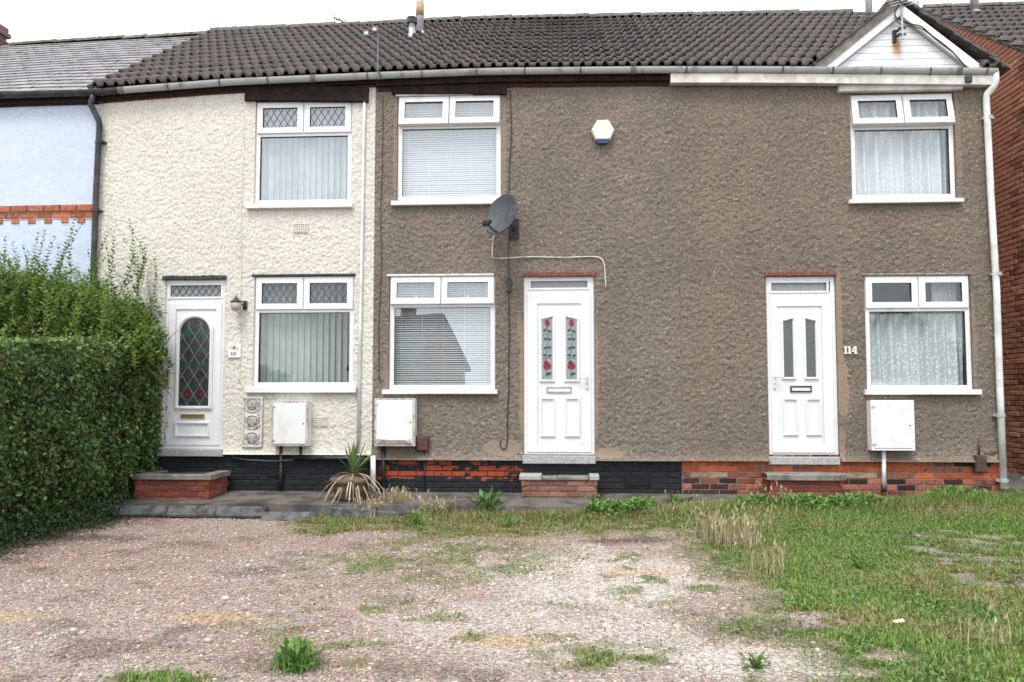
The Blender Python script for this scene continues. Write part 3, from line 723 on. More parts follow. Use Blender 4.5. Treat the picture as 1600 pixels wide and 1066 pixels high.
def moulding(mb, poly_, wdt, y, pr):
    o, i = poly_, grow(poly_, -wdt); m1 = grow(poly_, -wdt * 0.35); m2 = grow(poly_, -wdt * 0.7)
    mb.band(o, m1, y - pr * 0.6, y + 0.005); mb.band(m1, m2, y - pr, y + 0.005); mb.band(m2, i, y - pr * 0.5, y + 0.005)
def rectpoly(x0, x1, z0, z1): return [(x0, z0), (x1, z0), (x1, z1), (x0, z1)]
def door_base(h, key, fan, leaf, thr, lint, fan_mat, lint_mat, zb):
    x0, x1, z0, z1 = DR[key]; yf = 0.015
    fx0, fx1, fz0, fz1 = px_rect(*fan); lx0, lx1, lz0, lz1 = px_rect(*leaf)
    mb = MB(); mb.ring(x0, x1, z0, z1, (0.05, 0.05, 0.055, 0.05), yf, yf + 0.08)
    tz = (fz0 + px_rect(leaf[0], leaf[1], leaf[2] - 14, leaf[3])[3]) / 2
    mb.box(x0 + 0.048, x1 - 0.048, yf + 0.003, yf + 0.075, fz0 - 0.085, fz0 - 0.004)
    d = mb.build('door', M['upvc'], h)
    MB().ring(fx0 - 0.02, fx1 + 0.02, fz0 - 0.02, fz1 + 0.02, 0.02, yf - 0.008, yf + 0.05).build('fanlight_frame', M['upvc'], d)
    MB().box(fx0 - 0.002, fx1 + 0.002, yf + 0.02, yf + 0.024, fz0 - 0.002, fz1 + 0.002).build('fanlight', M[fan_mat], d)
    MB().ring(fx0 - 0.001, fx1 + 0.001, fz0 - 0.001, fz1 + 0.001, 0.006, yf + 0.004, yf + 0.019, b=0.001).build('gasket', M['rubber'], d)
    # sash ring between outer frame and panel
    MB().ring(x0 + 0.042, x1 - 0.042, z0 + 0.045, fz0 - 0.07, (lx0 - x0 - 0.042, x1 - 0.042 - lx1, lz0 - z0 - 0.045, max(0.03, fz0 - 0.07 - lz1)), yf - 0.012, yf + 0.06, b=0.008).build('sash', M['upvc'], d)
    MB().ring(lx0 - 0.001, lx1 + 0.001, lz0 - 0.001, lz1 + 0.001, 0.005, yf - 0.003, yf + 0.02, b=0.001).build('gasket', M['rubber'], d)
    MB().box(lx0 + 0.002, lx1 - 0.002, yf + 0.004, yf + 0.05, lz0 + 0.002, lz1 - 0.002).build('door_panel', M['upvc'], d)
    tx0, tx1, tz0, tz1 = rect(*thr, -0.05)
    MB().bbox(tx0, tx1, -0.06, 0.10, tz0, tz1, 0.008).build('threshold', M['sill_stone'], d)
    ax0, ax1, az0, az1 = rect(*lint, -0.03)
    mb = MB(); n = 16
    for i in range(n):
        xa, xb = ax0 + (ax1 - ax0) * i / n, ax0 + (ax1 - ax0) * (i + 1) / n
        mb.bbox(xa, xb + 0.001, -0.045 + random.uniform(-.004, .004), 0.05 + i * 1e-4, az0 + random.uniform(-.004, .004), az1 + random.uniform(-.004, .006), 0.006)
    mb.build('drip_strip', M[lint_mat], d)
    return d, yf + 0.004
def handle(d, px, ya, yb, lever_dx, mat, y):
    c = U((px), (ya + yb) / 2, y); hz = abs(U(px, ya, y).z - U(px, yb, y).z) / 2
    mb = MB(); mb.bbox(c.x - 0.016, c.x + 0.016, y - 0.026, y - 0.004, c.z - hz, c.z + hz, 0.005)
    hh = mb.build('handle', M[mat], d)
    return c, hz, mb
def lever(d, c, z, dx, mat, y): 
    MB().tube([(c.x, y - 0.02, z), (c.x, y - 0.055, z), (c.x + dx * 0.3, y - 0.06, z + 0.002), (c.x + dx, y - 0.055, z - 0.004)], [0.009, 0.009, 0.009, 0.007], 8).build('lever', M[mat], d, smooth=True)
def letterbox(d, x0, x1, yt, yb, outer, inner, y):
    a, b, c, e = px_rect(x0, x1, yt, yb)
    MB().ring(a, b, c, e, 0.012, y - 0.018, y + 0.002, b=0.004).build('letter_plate', M[outer], d)
    MB().box(a + 0.010, b - 0.010, y - 0.010, y + 0.001, c + 0.010, e - 0.010).build('letter_flap', M[inner], d)

# number 116: white door with climbing roses
d, y = door_base(house116, '116', (828, 919, 438, 451), (838, 910, 473, 700), (816, 931, 712, 725), (819, 930, 425.5, 432), 'obscure', 'wood_red', ZB116)
rose = MB(); dark = MB(); grn = MB(); stem = MB()
for cx, flip in ((855, 0), (893, 1)):
    a, b, c, e = px_rect(cx - 8, cx + 8, 496, 593); P = slant(a, b, c, e, 0.035, not flip)
    mo = MB(); moulding(mo, grow(P, 0.034), 0.03, y, 0.024); mo.build('moulding', M['upvc'], d)
    MB().prism(P, y - 0.006, y + 0.004).build('glazing', M['obscure'], d)
    yy = y - 0.0085; W_ = lambda px, py: (U(px, py, y).x, U(px, py, y).z); k = 1 / 124
    def bl(mb, px, py, rx, ry, rot=0, tip=0.5, n=10, dy=0.0): x_, z_ = W_(px, py); MB().blob(x_, z_, rx * k, ry * k, yy - dy, y - 0.005, n, rot, tip).build(*{id(rose): ('rose', M['red_glass']), id(dark): ('rose_fold', M['dark_red_glass']), id(grn): ('rose_leaf', M['green_glass'])}[id(mb)], d)
    bl(rose, cx, 505, 4.2, 6, 0, 0.2); bl(dark, cx - 1, 503, 1.4, 3.4, 0.3, dy=0.001); bl(dark, cx + 2, 508, 1.2, 2.6, -0.5, dy=0.001)
    bl(rose, cx, 572, 6.4, 6.2, 0, 0.1); bl(rose, cx - 2, 566, 3.4, 3, 0, 0); bl(dark, cx, 571, 3.4, 3.2, 0, 0, dy=0.001); bl(rose, cx + 0.6, 570, 1.9, 1.8, 0, 0, dy=0.002); bl(dark, cx + 4, 575, 1.0, 2.4, -.5, dy=0.001); bl(dark, cx - 4.2, 575, 1.0, 2.4, .5, dy=0.001)
    for (dx, py, rot) in ((-3.6, 516, 0.6), (3.8, 518, -0.5), (-3, 530, 0.3), (3, 530, -0.3), (-3, 544, 0.5), (3, 543, -0.4), (-3.8, 555, -0.2), (3.8, 556, 0.4), (0, 585, 1.2), (3.6, 584, 0.5)): bl(grn, cx + dx, py, 3.6, 2.3, rot, 0.8, 8)
    pts = [(cx - 0.5 + 1.8 * math.sin(t * 7), 510 + 80 * t) for t in np.linspace(0, 1, 18)]
    stem.tube([(W_(px, py)[0], yy + 0.001, W_(px, py)[1]) for px, py in pts], 0.0035, 5)
    for py in (523, 560): q = W_(cx, py); stem.box(a + 0.002, b - 0.002, yy, y - 0.005, q[1] - 0.0025, q[1] + 0.0025)
    for px_ in (0,): pass
stem.build('leading', M['lead'], d)
letterbox(d, 854, 893, 604, 614, 'steel', 'upvc', y)
for cx in (856, 894):
    a, b, c, e = px_rect(cx - 12, cx + 12, 621, 683); mo = MB(); moulding(mo, rectpoly(a, b, c, e), 0.028, y, 0.022); mo.build('moulding', M['upvc'], d)
c, hz, _ = handle(d, 917, 586, 607, 0, 'upvc', 0.0); lever(d, c, c.z + hz * 0.6, -0.10, 'upvc', 0.0)
MB().box(c.x - 0.004, c.x + 0.004, -0.029, -0.024, c.z - 0.045, c.z - 0.015).build('keyhole', M['hole'], d)

# number 114
d, y = door_base(house114, '114', (1203.5, 1292, 441, 456), (1214, 1287, 477, 696), (1201, 1313, 714, 726.5), (1195, 1306, 424.5, 431.5), 'obscure', 'wood_red', ZB114)
for cx, flip in ((1231.5, 0), (1266.5, 1)):
    a, b, c, e = px_rect(cx - 7, cx + 7, 499, 589); P = slant(a, b, c, e, 0.03, not flip)
    mo = MB(); moulding(mo, grow(P, 0.034), 0.03, y, 0.024); mo.build('moulding', M['upvc'], d)
    MB().prism(P, y - 0.006, y + 0.004).build('glazing', M['obscure_dark'], d)
letterbox(d, 1234.5, 1268, 603, 613, 'black_plastic', 'upvc', y)
for cx in (1235, 1271):
    a, b, c, e = px_rect(cx - 12, cx + 12, 622, 681); mo = MB(); moulding(mo, rectpoly(a, b, c, e), 0.028, y, 0.022); mo.build('moulding', M['upvc'], d)
c, hz, _ = handle(d, 1210, 586, 607, 0, 'upvc', 0.0); lever(d, c, c.z + hz * 0.7, 0.10, 'upvc', 0.0)
MB().box(c.x - 0.004, c.x + 0.004, -0.029, -0.024, c.z - 0.045, c.z - 0.015).build('keyhole', M['hole'], d)

# number 118: arched glass
d, y = door_base(house118, '118', (265, 347, 445, 465), (272, 338, 482, 692), (245, 347, 702, 713.5), (254, 353, 431, 437), 'obscure', 'bitumen', ZB118)
x0, x1, z0, z1 = px_rect(265, 347, 445, 465); g = MB(); lattice(g, x0, x1, z0, z1, 0.088, 0.13, 0.030, 0.008); g.build('leading', M['lead'], d)
a, b, c, e = px_rect(281, 327, 497, 634); A = arch(a, b, c, e)
mo = MB(); moulding(mo, grow(A, 0.05), 0.045, y, 0.032); mo.build('moulding', M['upvc'], d)
MB().prism(A, y - 0.006, y + 0.004).build('glazing', M['dark_glass'], d)
g = MB(); lattice(g, a, b, c, e - 0.10, 0.16, 0.25, y - 0.007, 0.0042); lattice(g, a + 0.06, b - 0.06, e - 0.10, e - 0.03, 0.16, 0.25, y - 0.007, 0.0042); g.build('leading', M['lead_light'], d)
grn = MB(); red = MB(); rg = MB(); W_ = lambda px, py: (U(px, py, y).x, U(px, py, y).z); yy = y - 0.0095
for cx in (293, 315):
    for dx, py, ro in ((-4, 521, 0.5), (4, 521, -0.5), (-2, 526, 1.2), (3, 526, -1.2), (0, 517, 0), (-3, 571, 0.6), (3, 570, -0.6), (0, 575, 1.3)): x_, z_ = W_(cx + dx, py); MB().blob(x_, z_, 4.8 / 124, 2.2 / 124, yy, y - 0.006, 8, ro, 0.8).build('rose_leaf', M['green_glass'], d)
    x_, z_ = W_(cx, 616); MB().blob(x_, z_, 5.0 / 124, 6 / 124, yy, y - 0.006, 9).build('rose', M['dark_red_glass'], d); MB().blob(x_, z_, 2.2 / 124, 2.6 / 124, yy - 0.001, y - 0.006, 8).build('rose_fold', M['red_glass'], d)
    for dx, py, ro in ((-3, 625, 0.5), (3, 626, -0.4)): x_, z_ = W_(cx + dx, py); MB().blob(x_, z_, 4 / 124, 1.8 / 124, yy, y - 0.006, 8, ro, 0.8).build('rose_leaf', M['green_glass'], d)
letterbox(d, 283, 320, 647, 654, 'brass', 'brass', y)
a, b, c, e = px_rect(273, 328, 659, 683); mo = MB(); moulding(mo, rectpoly(a, b, c, e), 0.03, y, 0.024); mo.build('moulding', M['upvc'], d)
c, hz, _ = handle(d, 263.5, 578, 603, 0, 'brass', 0.0); lever(d, c, c.z + hz * 0.6, 0.10, 'brass', 0.0)

# ------------------------------------------------------------------ eaves: fascia boards, gutters, pipes
def strip(name, h, pa, pb, za, zb, y0, y1, mat, line=gut):
    xs = [px2x(p, 120, GY) for p in np.linspace(pa, pb, max(2, int(abs(pb - pa) / 60) + 1))]; mb = MB()
    for a, b in zip(xs[:-1], xs[1:]):
        vs = [(a, y0, line(a) + za), (b, y0, line(b) + za), (b, y1, line(b) + za), (a, y1, line(a) + za), (a, y0, line(a) + zb), (b, y0, line(b) + zb), (b, y1, line(b) + zb), (a, y1, line(a) + zb)]
        mb.add(vs, [(0, 3, 2, 1), (4, 5, 6, 7), (0, 1, 5, 4), (2, 3, 7, 6), (0, 4, 7, 3), (1, 2, 6, 5)])
    return mb.build(name, M[mat], h)
def gutter_run(h, pa, pb, mat, brackets, joints):
    xs = [px2x(p, 120, GY) for p in np.linspace(pa, pb, max(2, int(abs(pb - pa) / 50) + 1))]
    n = 9; r = 0.056; mb = MB(); vv = []; ff = []
    for x in xs:
        z = gut(x) + 0.04
        for i in range(n + 1): t = math.pi + math.pi * i / n; vv.append((x, GY + r * math.cos(t), z + r * 1.25 * math.sin(t)))
        for i in range(n + 1): t = 2 * math.pi - math.pi * i / n; vv.append((x, GY + (r - 0.005) * math.cos(t), z + (r - 0.005) * 1.25 * math.sin(t)))
    k = 2 * (n + 1)
    for a in range(len(xs) - 1):
        for i in range(k): j = (i + 1) % k; ff.append((a * k + i, (a + 1) * k + i, (a + 1) * k + j, a * k + j))
    g = mb.add(vv, ff).build('gutter', M[mat], h)
    for p, wd, nm in [(p, 0.012, 'bracket') for p in brackets] + [(p, 0.035, 'joint') for p in joints]:
        x = px2x(p, 120, GY); z = gut(x) + 0.04; b = MB(); pts = []
        for rr in (r + 0.006, r + 0.0005): pts.append([(GY + rr * math.cos(math.pi + math.pi * i / n), z + rr * 1.25 * math.sin(math.pi + math.pi * i / n)) for i in range(n + 1)])
        q = pts[0] + pts[1][::-1]; m = len(q)
        b.add([(x - wd, yy_, zz_) for yy_, zz_ in q] + [(x + wd, yy_, zz_) for yy_, zz_ in q],
              [(i, (i + 1) % m, (i + 1) % m + m, i + m) for i in range(m)] + [(i, i + 1, m - 2 - i, m - 1 - i) for i in range(n)] + [(m + i + 1, m + i, 2 * m - 1 - i, 2 * m - 2 - i) for i in range(n)])
        b.box(x - wd, x + wd, GY + r, -0.05, z - 0.01, z + 0.004); b.build(nm, M['gutter_dark'] if mat == 'gutter' else M[mat], g)
    return g
M['mast'] = simple('dull galvanised mast', (0.16, 0.165, 0.17), 0.6, (0.10, 0.1, 0.1), 9)
M['gutter_dark'] = simple('weathered grey bracket', (0.17, 0.175, 0.17), 0.6, (0.08, 0.08, 0.075), 15)
gutter_run(house120, -160, 150, 'black_plastic', (60, 5), (132,))
gutter_run(house118, 150.5, 186.5, 'black_plastic', (), (160,))
gutter_run(house118, 187, 586, 'gutter', (265, 345, 420, 575), (192, 490,))
gutter_run(house116, 586.6, 1064, 'gutter', (660, 745, 820, 907, 595), (990,))
gutter_run(house114, 1064.6, 1557, 'gutter', (1072, 1150, 1222, 1300, 1375, 1452, 1540), (1497,))
strip('fascia', house120, -160, 150, -0.085, 0.03, -0.075, -0.03, 'fascia')
strip('fascia', house118, 151, 585.5, -0.062, 0.03, -0.075, -0.03, 'fascia')
strip('fascia', house116, 586, 1047, -0.10, 0.03, -0.075, -0.03, 'fascia')
strip('fascia', house114, 1048, 1552, -0.15, -0.035, -0.135, -0.035, 'upvc_old')
strip('soffit', house114, 1048, 1552, -0.034, 0.03, -0.075, -0.03, 'upvc_old')
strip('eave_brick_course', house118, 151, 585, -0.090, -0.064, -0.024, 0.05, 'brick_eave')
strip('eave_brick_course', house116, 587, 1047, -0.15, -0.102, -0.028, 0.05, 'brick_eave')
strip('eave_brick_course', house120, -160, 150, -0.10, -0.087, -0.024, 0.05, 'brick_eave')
def board(name, h, x0, x1, yt, yb, Y, depth, mat, rotpx=0):
    a, b, c, e = rect(x0, x1, yt, yb, Y); T = Matrix.Translation(((a + b) / 2, 0, (c + e) / 2)) @ Matrix.Rotation(-math.atan2(rotpx, x1 - x0), 4, 'Y') @ Matrix.Translation((-(a + b) / 2, 0, -(c + e) / 2))
    return MB().bbox(a, b, Y, Y + depth, c, e, 0.006, T).build(name, M[mat], h)
board('lintel_board', house118, 382, 575, 134, 157.5, -0.065, 0.09, 'fascia', -6)
board('lintel_board', house116, 612, 792, 132, 147, -0.045, 0.09, 'fascia', -4)
board('lintel_board', house114, 1311, 1505, 131, 141, -0.085, 0.10, 'upvc_old')
board('drip_strip', house116, 604, 772, 428, 431.5, -0.02, 0.05, 'upvc_old')
board('drip_strip', house114, 1347, 1517, 427, 430, -0.02, 0.05, 'mortar')
board('drip_strip', house118, 393, 555, 428, 431.5, -0.025, 0.05, 'bitumen')
board('head_strip', house116, 618, 784, 145.5, 148.5, -0.03, 0.05, 'upvc_old')

def pipe(name, h, pts, r, mat, Y=-0.07, n=12, clips=()):
    P = [U(a, b, Y if len(c) == 0 else c[0]) for a, b, *c in pts]
    o = MB().tube(P, r, n).build(name, M[mat], h, smooth=True)
    for (a, b) in clips:
        p = U(a, b, Y); MB().tube([p + Vector((0, 0, -0.022)), p + Vector((0, 0, 0.022))], r + 0.008, n).box(p.x - r - 0.03, p.x + r + 0.03, Y + r * 0.3, -0.003, p.z - 0.014, p.z + 0.014).build('pipe_clip', M[mat if mat != 'pipe_white' else 'gutter'], o)
    return o
pipe('downpipe', house120, [(145, 148, GY), (144, 155, GY), (141.5, 163, GY), (154, 188, -0.08), (155.5, 195), (150, 300), (145.5, 440), (141, 600), (137, 780)], 0.038, 'black_plastic', clips=((155, 222), (149, 329)))
pipe('downpipe', house114, [(1555, 112, GY), (1556, 126, GY), (1554, 134, GY), (1542, 147, -0.08), (1541, 154), (1548, 300), (1557, 450), (1562, 600), (1568.5, 764)], 0.040, 'pipe_white', clips=((1545, 184), (1558, 428), (1563, 649), (1568, 751)))
pipe('conduit', house118, [(570, 141, -0.03), (568.5, 200, -0.03), (566, 350, -0.03), (563, 500, -0.03), (559.5, 708, -0.03)], 0.021, 'pipe_white')
pipe('gas_pipe', house118, [(439, 697, -0.03), (439, 740, -0.03), (437.5, 766, -0.03)], 0.022, 'black_plastic', Y=-0.03)
pipe('gas_pipe', house118, [(470, 697, -0.03), (470, 716, -0.03)], 0.02, 'black_plastic', Y=-0.03)
pipe('waste_pipe', house118, [(458, 716, -0.04), (540, 716, -0.04), (582, 718, -0.04)], 0.026, 'gas_grey' if 'gas_grey' in M else 'black_plastic', Y=-0.04)
pipe('loose_cable', house118, [(362, 715, -0.03), (385, 719, -0.04), (430, 721, -0.06), (455, 719, -0.05), (470, 716, -0.04)], 0.011, 'black_plastic')
pipe('pipe_stub', house116, [(583, 712, -0.09), (583, 769, -0.09)], 0.033, 'pipe_white')
pipe('gas_pipe', house116, [(599, 696, -0.04), (599, 769, -0.04)], 0.026, 'black_plastic')
pipe('thin_pipe', house116, [(663, 704, -0.02), (663, 768, -0.02)], 0.009, 'black_plastic')
pipe('gas_pipe', house114, [(1381, 704, -0.06), (1381, 763, -0.06)], 0.025, 'pipe_white', Y=-0.06)
pipe('pipe_boot', house114, [(1381, 758, -0.061), (1381, 769, -0.061)], 0.033, 'black_plastic', Y=-0.06)
pipe('thin_pipe', house114, [(1530, 688, -0.03), (1529.5, 712, -0.03)], 0.012, 'brown_box')
# ------------------------------------------------------------------ roofs
def roofP(X, t, lift=0.0, e=eave, r=ridge):
    a = Vector((X, EY, e(X))); b = Vector((X, RY, r(X))); p = a.lerp(b, t); d = (b - a).normalized(); nrm = Vector((1, 0, 0)).cross(d); return p + nrm * lift
TW = 0.284; ROWS = 12
def tile_mesh(L):
    nu = 16; mb = MB()
    def prof(u): return 0.050 * max(0.0, math.cos(4 * math.pi * (u - 0.25))) ** 0.75
    vv = []
    for (yy, lift) in ((0, 0.052), (L, 0.0)):
        for i in range(nu + 1): u = i / nu; vv.append((TW * (u - 0.5), yy, prof(u) + lift + random.uniform(-.001, .001)))
    for i in range(nu + 1): u = i / nu; vv.append((TW * (u - 0.5), 0.004, prof(u) + 0.052 - 0.034))
    ff = [(i, i + 1, nu + 2 + i, nu + 1 + i) for i in range(nu)] + [(2 * (nu + 1) + i, 2 * (nu + 1) + i + 1, i + 1, i) for i in range(nu)]
    return mb.add(vv, ff).mesh('roof_tile', M['tile'], True)
L0 = (Vector((0, RY, ridge(0))) - Vector((0, EY, eave(0)))).length; gauge = L0 / ROWS
tiles = [tile_mesh(gauge * 1.12) for _ in range(4)]
for me in tiles:
    me.polygons.foreach_set('use_smooth', [True] * len(me.polygons))
XT0 = px2x(139, 139, EY) + 0.02
# small front gable over the end bay
AP = U(1404, 9); GL = U(1282, 107); GR = U(1532, 107)
def gable_z(x): return AP.z - (AP.x - x) * (AP.z - GL.z) / (AP.x - GL.x) if x < AP.x else AP.z - (x - AP.x) * (AP.z - GR.z) / (GR.x - AP.x)
decks = {}
for hs, a, b in ((house118, XT0, XB), (house116, XB, XC), (house114, XC, XD + 0.03)):
    mb = MB(); q = [roofP(x, t, -0.035) for x in (a, b) for t in (0.02, 1.0)] + [roofP(x, t, -0.08) for x in (a, b) for t in (0.02, 1.0)]
    mb.add(q, [(0, 2, 3, 1), (4, 5, 7, 6), (0, 1, 5, 4), (2, 6, 7, 3), (0, 4, 6, 2), (1, 3, 7, 5)])
    bk = [Vector((x, RY, ridge(x) - 0.03)) for x in (a, b)] + [Vector((b, 7.4, eave(b))), Vector((a, 7.4, eave(a)))]; mb.add(bk, [(0, 1, 2, 3)])
    decks[hs.name] = mb.build('roof', M['fascia'], hs)
x = XT0 + TW / 2; cols_ = []
while x < XD + 0.1: cols_.append(x); x += TW
for xc in cols_:
    hs = house118 if xc < XB else house116 if xc < XC else house114
    for r in range(ROWS):
        t = r / ROWS; P = roofP(xc, t)
        if GL.x - 0.1 < xc < GR.x + 0.25 and P.z + 0.05 < gable_z(xc): continue
        P2 = roofP(xc, min(1, t + 1.0 / ROWS)); Q = roofP(xc + 0.2, t) - roofP(xc - 0.2, t)
        yv = (P2 - P).normalized(); zv = Q.normalized().cross(yv).normalized(); xv = yv.cross(zv)
        jz = random.uniform(-0.004, 0.005)
        Mx = Matrix(((xv.x, yv.x, zv.x, P.x), (xv.y, yv.y, zv.y, P.y), (xv.z, yv.z, zv.z, P.z + jz), (0, 0, 0, 1))) @ Matrix.Rotation(random.uniform(-.008, .008), 4, 'Z')
        o = bpy.data.objects.new('roof_tile', random.choice(tiles)); sc.collection.objects.link(o); o.parent = decks[hs.name]; o.matrix_local = Mx
def halfround(L, r, nm, mat, n=8):
    mb = MB(); vv = [(xx, r * math.cos(math.pi * i / n), r * 0.8 * math.sin(math.pi * i / n) + (0.012 if xx > 0 and k else 0)) for k, xx in enumerate((-L / 2, L / 2)) for i in range(n + 1)]
    mb.add(vv, [(i, i + 1, n + 2 + i, n + 1 + i) for i in range(n)] + [tuple(range(n, -1, -1)), tuple(range(n + 1, 2 * n + 2))]); return mb.mesh(nm, M[mat], False)
rt = halfround(0.45, 0.12, 'ridge_tile', 'ridge')
def ridge_row(h, x0, x1, f, me, pitch=0.445, dz=-0.01):
    x = x0 + pitch / 2
    while x < x1:
        o = link('ridge_tile', me, h, loc=(x, RY, f(x) + dz + random.uniform(-.012, .012))); sl = math.atan2(f(x + .3) - f(x - .3), 0.6); o.rotation_euler = (random.uniform(-.06, .06), -sl, random.uniform(-.02, .02)); x += pitch
x = XT0 + 0.22
while x < AP.x + 0.9:
    hs = house118 if x < XB else house116 if x < XC else house114
    o = link('ridge_tile', rt, decks[hs.name], loc=(x, RY, ridge(x) - 0.01 + random.uniform(-.008, .008))); o.rotation_euler = (random.uniform(-.06, .06), -math.atan2(ridge(x + .3) - ridge(x - .3), 0.6), random.uniform(-.02, .02)); x += 0.445
# verge mortar on the open edge above the slate roof
mb = MB(); mb.tube([roofP(XT0 - 0.01, t, 0.02 + 0.012 * math.sin(t * 60)) for t in np.linspace(0, 1, 40)], 0.035, 6); mb.build('verge_mortar', M['ridge'], decks[house118.name])
# slates of number 120
sm = []
for _ in range(4):
    mb = MB(); wv = 0.300; Lh = 0.40
    mb.add([(-wv / 2 + random.uniform(0, .012), 0, 0.028), (wv / 2 - random.uniform(0, .012), random.uniform(-.008, .008), 0.028 + random.uniform(-.003, .004)), (wv / 2, Lh, 0), (-wv / 2, Lh, 0),
            (-wv / 2, 0.001, 0.004), (wv / 2, 0.001, 0.004)], [(0, 1, 2, 3), (4, 5, 1, 0)]); sm.append(mb.mesh('slate', M['slate']))
XS1 = XT0 + 0.12
mb = MB(); q = [roofP(x, t, -0.02, seave, sridge) for x in (XL, XS1) for t in (0.0, 1.0)]; bk = [Vector((x, 7.4, seave(x))) for x in (XL, XS1)]
mb.add(q + bk, [(0, 2, 3, 1), (1, 3, 5, 4)]); roof120 = mb.build('roof', M['fascia'], house120)
SR = 19
for r in range(SR):
    x = XS1 - 0.15 - (0.15 if r % 2 else 0)
    while x > -10.3:
        t = r / SR; P = roofP(x, t, 0.0, seave, sridge); P2 = roofP(x, t + 0.04, 0, seave, sridge); Q = roofP(x + .2, t, 0, seave, sridge) - roofP(x - .2, t, 0, seave, sridge)
        yv = (P2 - P).normalized(); zv = Q.normalized().cross(yv).normalized(); xv = yv.cross(zv)
        Mx = Matrix(((xv.x, yv.x, zv.x, P.x), (xv.y, yv.y, zv.y, P.y), (xv.z, yv.z, zv.z, P.z), (0, 0, 0, 1))) @ Matrix.Rotation(random.uniform(-.012, .012), 4, 'Z')
        o = bpy.data.objects.new('slate', random.choice(sm)); sc.collection.objects.link(o); o.parent = roof120; o.matrix_local = Mx
        x -= 0.303
ridge_row(roof120, px2x(19, 70, RY), XT0, sridge, halfround(0.42, 0.10, 'ridge_tile', 'ridge'), 0.42)
# chimney of number 120
cx = px2x(-45, 60, RY); cz = sridge(px2x(0, 60, RY))
stack = MB().box(cx - 0.42, cx + 0.42, RY - 0.35, RY + 0.35, cz - 0.5, cz + 0.50).build('chimney', M['mortar'], roof120)
def pickst(*a): return 'brick_stack'
for yside in (RY - 0.362,): brick_courses(stack, cx - 0.43, cx + 0.43, cz - 0.1, cz + 0.32, yside, pickst)
for k in range(7):
    for j in range(3):
        o = link('brick', brickmesh('brick_stack'), stack, loc=(cx + 0.432, RY - 0.25 + j * 0.225 + (0.1 if k % 2 else 0), cz - 0.15 + k * 0.075)); o.rotation_euler.z = R(90)
MB().box(cx - 0.47, cx + 0.47, RY - 0.40, RY + 0.40, cz + 0.32, cz + 0.40).box(cx - 0.44, cx + 0.44, RY - 0.37, RY + 0.37, cz + 0.40, cz + 0.50).build('chimney_cap', M['brick_stack'], stack)
MB().box(cx - 0.45, cx + 0.46, RY - 0.40, RY + 0.38, cz - 0.16, cz - 0.10).build('flashing', M['pipe_white'], stack)

# gable of number 114
zt, zbm = AP.z - 0.10, gut(AP.x) + 0.05
n = 9; h = (zt - zbm) / n; gz = MB().prism([(GL.x + 0.1, zbm), (GR.x - 0.1, zbm), (AP.x, zt)], 0.03, 0.08).build('front_gable', M['upvc_old'], house114)
for i in range(n):
    z0_, z1_ = zbm + i * h + 0.0, zbm + (i + 1) * h - 0.006
    def ext(z): k = max(0.0, (zt - z) / (zt - zbm)); return AP.x - (AP.x - GL.x) * k, AP.x + (GR.x - AP.x) * k
    a0, b0 = ext(z0_); a1, b1 = ext(z1_)
    MB().prism([(a0, z0_), (b0, z0_), (b1, z1_), (a1, z1_)], -0.004 + i * 0.0002, 0.03).build('cladding_board', M['clad'], gz)
def barge(A, B, w0, w1, y0, y1, nm, mat, ext=0.0):
    d = (B - A); d.y = 0; d.normalize(); nn = Vector((-d.z, 0, d.x));
    if nn.z > 0: nn = -nn
    p = [A + nn * w0, B + nn * w0, B + nn * w1, A + nn * w1]; MB().prism([(q.x, q.z) for q in p], y0, y1).build(nm, M[mat], gz)
A_ = Vector((AP.x, 0, AP.z)); 
barge(A_, GL, 0.0, 0.115, -0.06, -0.012, 'bargeboard', 'upvc'); barge(A_ + Vector((0, 0, 0)), GR, 0.0, 0.115, -0.062, -0.012, 'bargeboard', 'upvc')
barge(A_ + Vector((0, 0, 0.10)), U(1268, 107), 0.0, 0.10, -0.075, 0.5, 'verge_mortar', 'concrete')
barge(A_, GL, 0.115, 0.13, -0.03, -0.013, 'trim', 'gutter'); barge(A_, GR, 0.115, 0.13, -0.031, -0.013, 'trim', 'gutter')
# verge tiles and the slopes behind
def gslope(A, B, nm):
    d = (B - A); d.y = 0; Ls = d.length; d.normalize(); up = Vector((-d.z, 0, d.x)); up = up if up.z > 0 else -up; k = 6 
    for i in range(k):
        p, q = A + d * (Ls * i / k), A + d * (Ls * (i + 1) / k + 0.05); l0, l1 = 0.005, (0.030 if nm == 'r' else 0.014)
        pr = [p + up * l0, q + up * l1, q + up * (l1 + (0.030 if nm == 'r' else 0.012)), p + up * (l0 + (0.030 if nm == 'r' else 0.012))]
        MB().prism([(v.x, v.z) for v in pr], -0.10 + random.uniform(-.012, .012), 2.2).build('roof_tile', M['tile'], gz)
gslope(A_ + Vector((0, 0, 0.03)), U(1566, 112), 'r'); gslope(A_ + Vector((0, 0, 0.085)), U(1266, 108), 'l')
MB().tube([(AP.x, -0.11, AP.z + 0.12), (AP.x, 2.0, AP.z + 0.12)], 0.085, 8).build('ridge_tile', M['ridge'], gz)
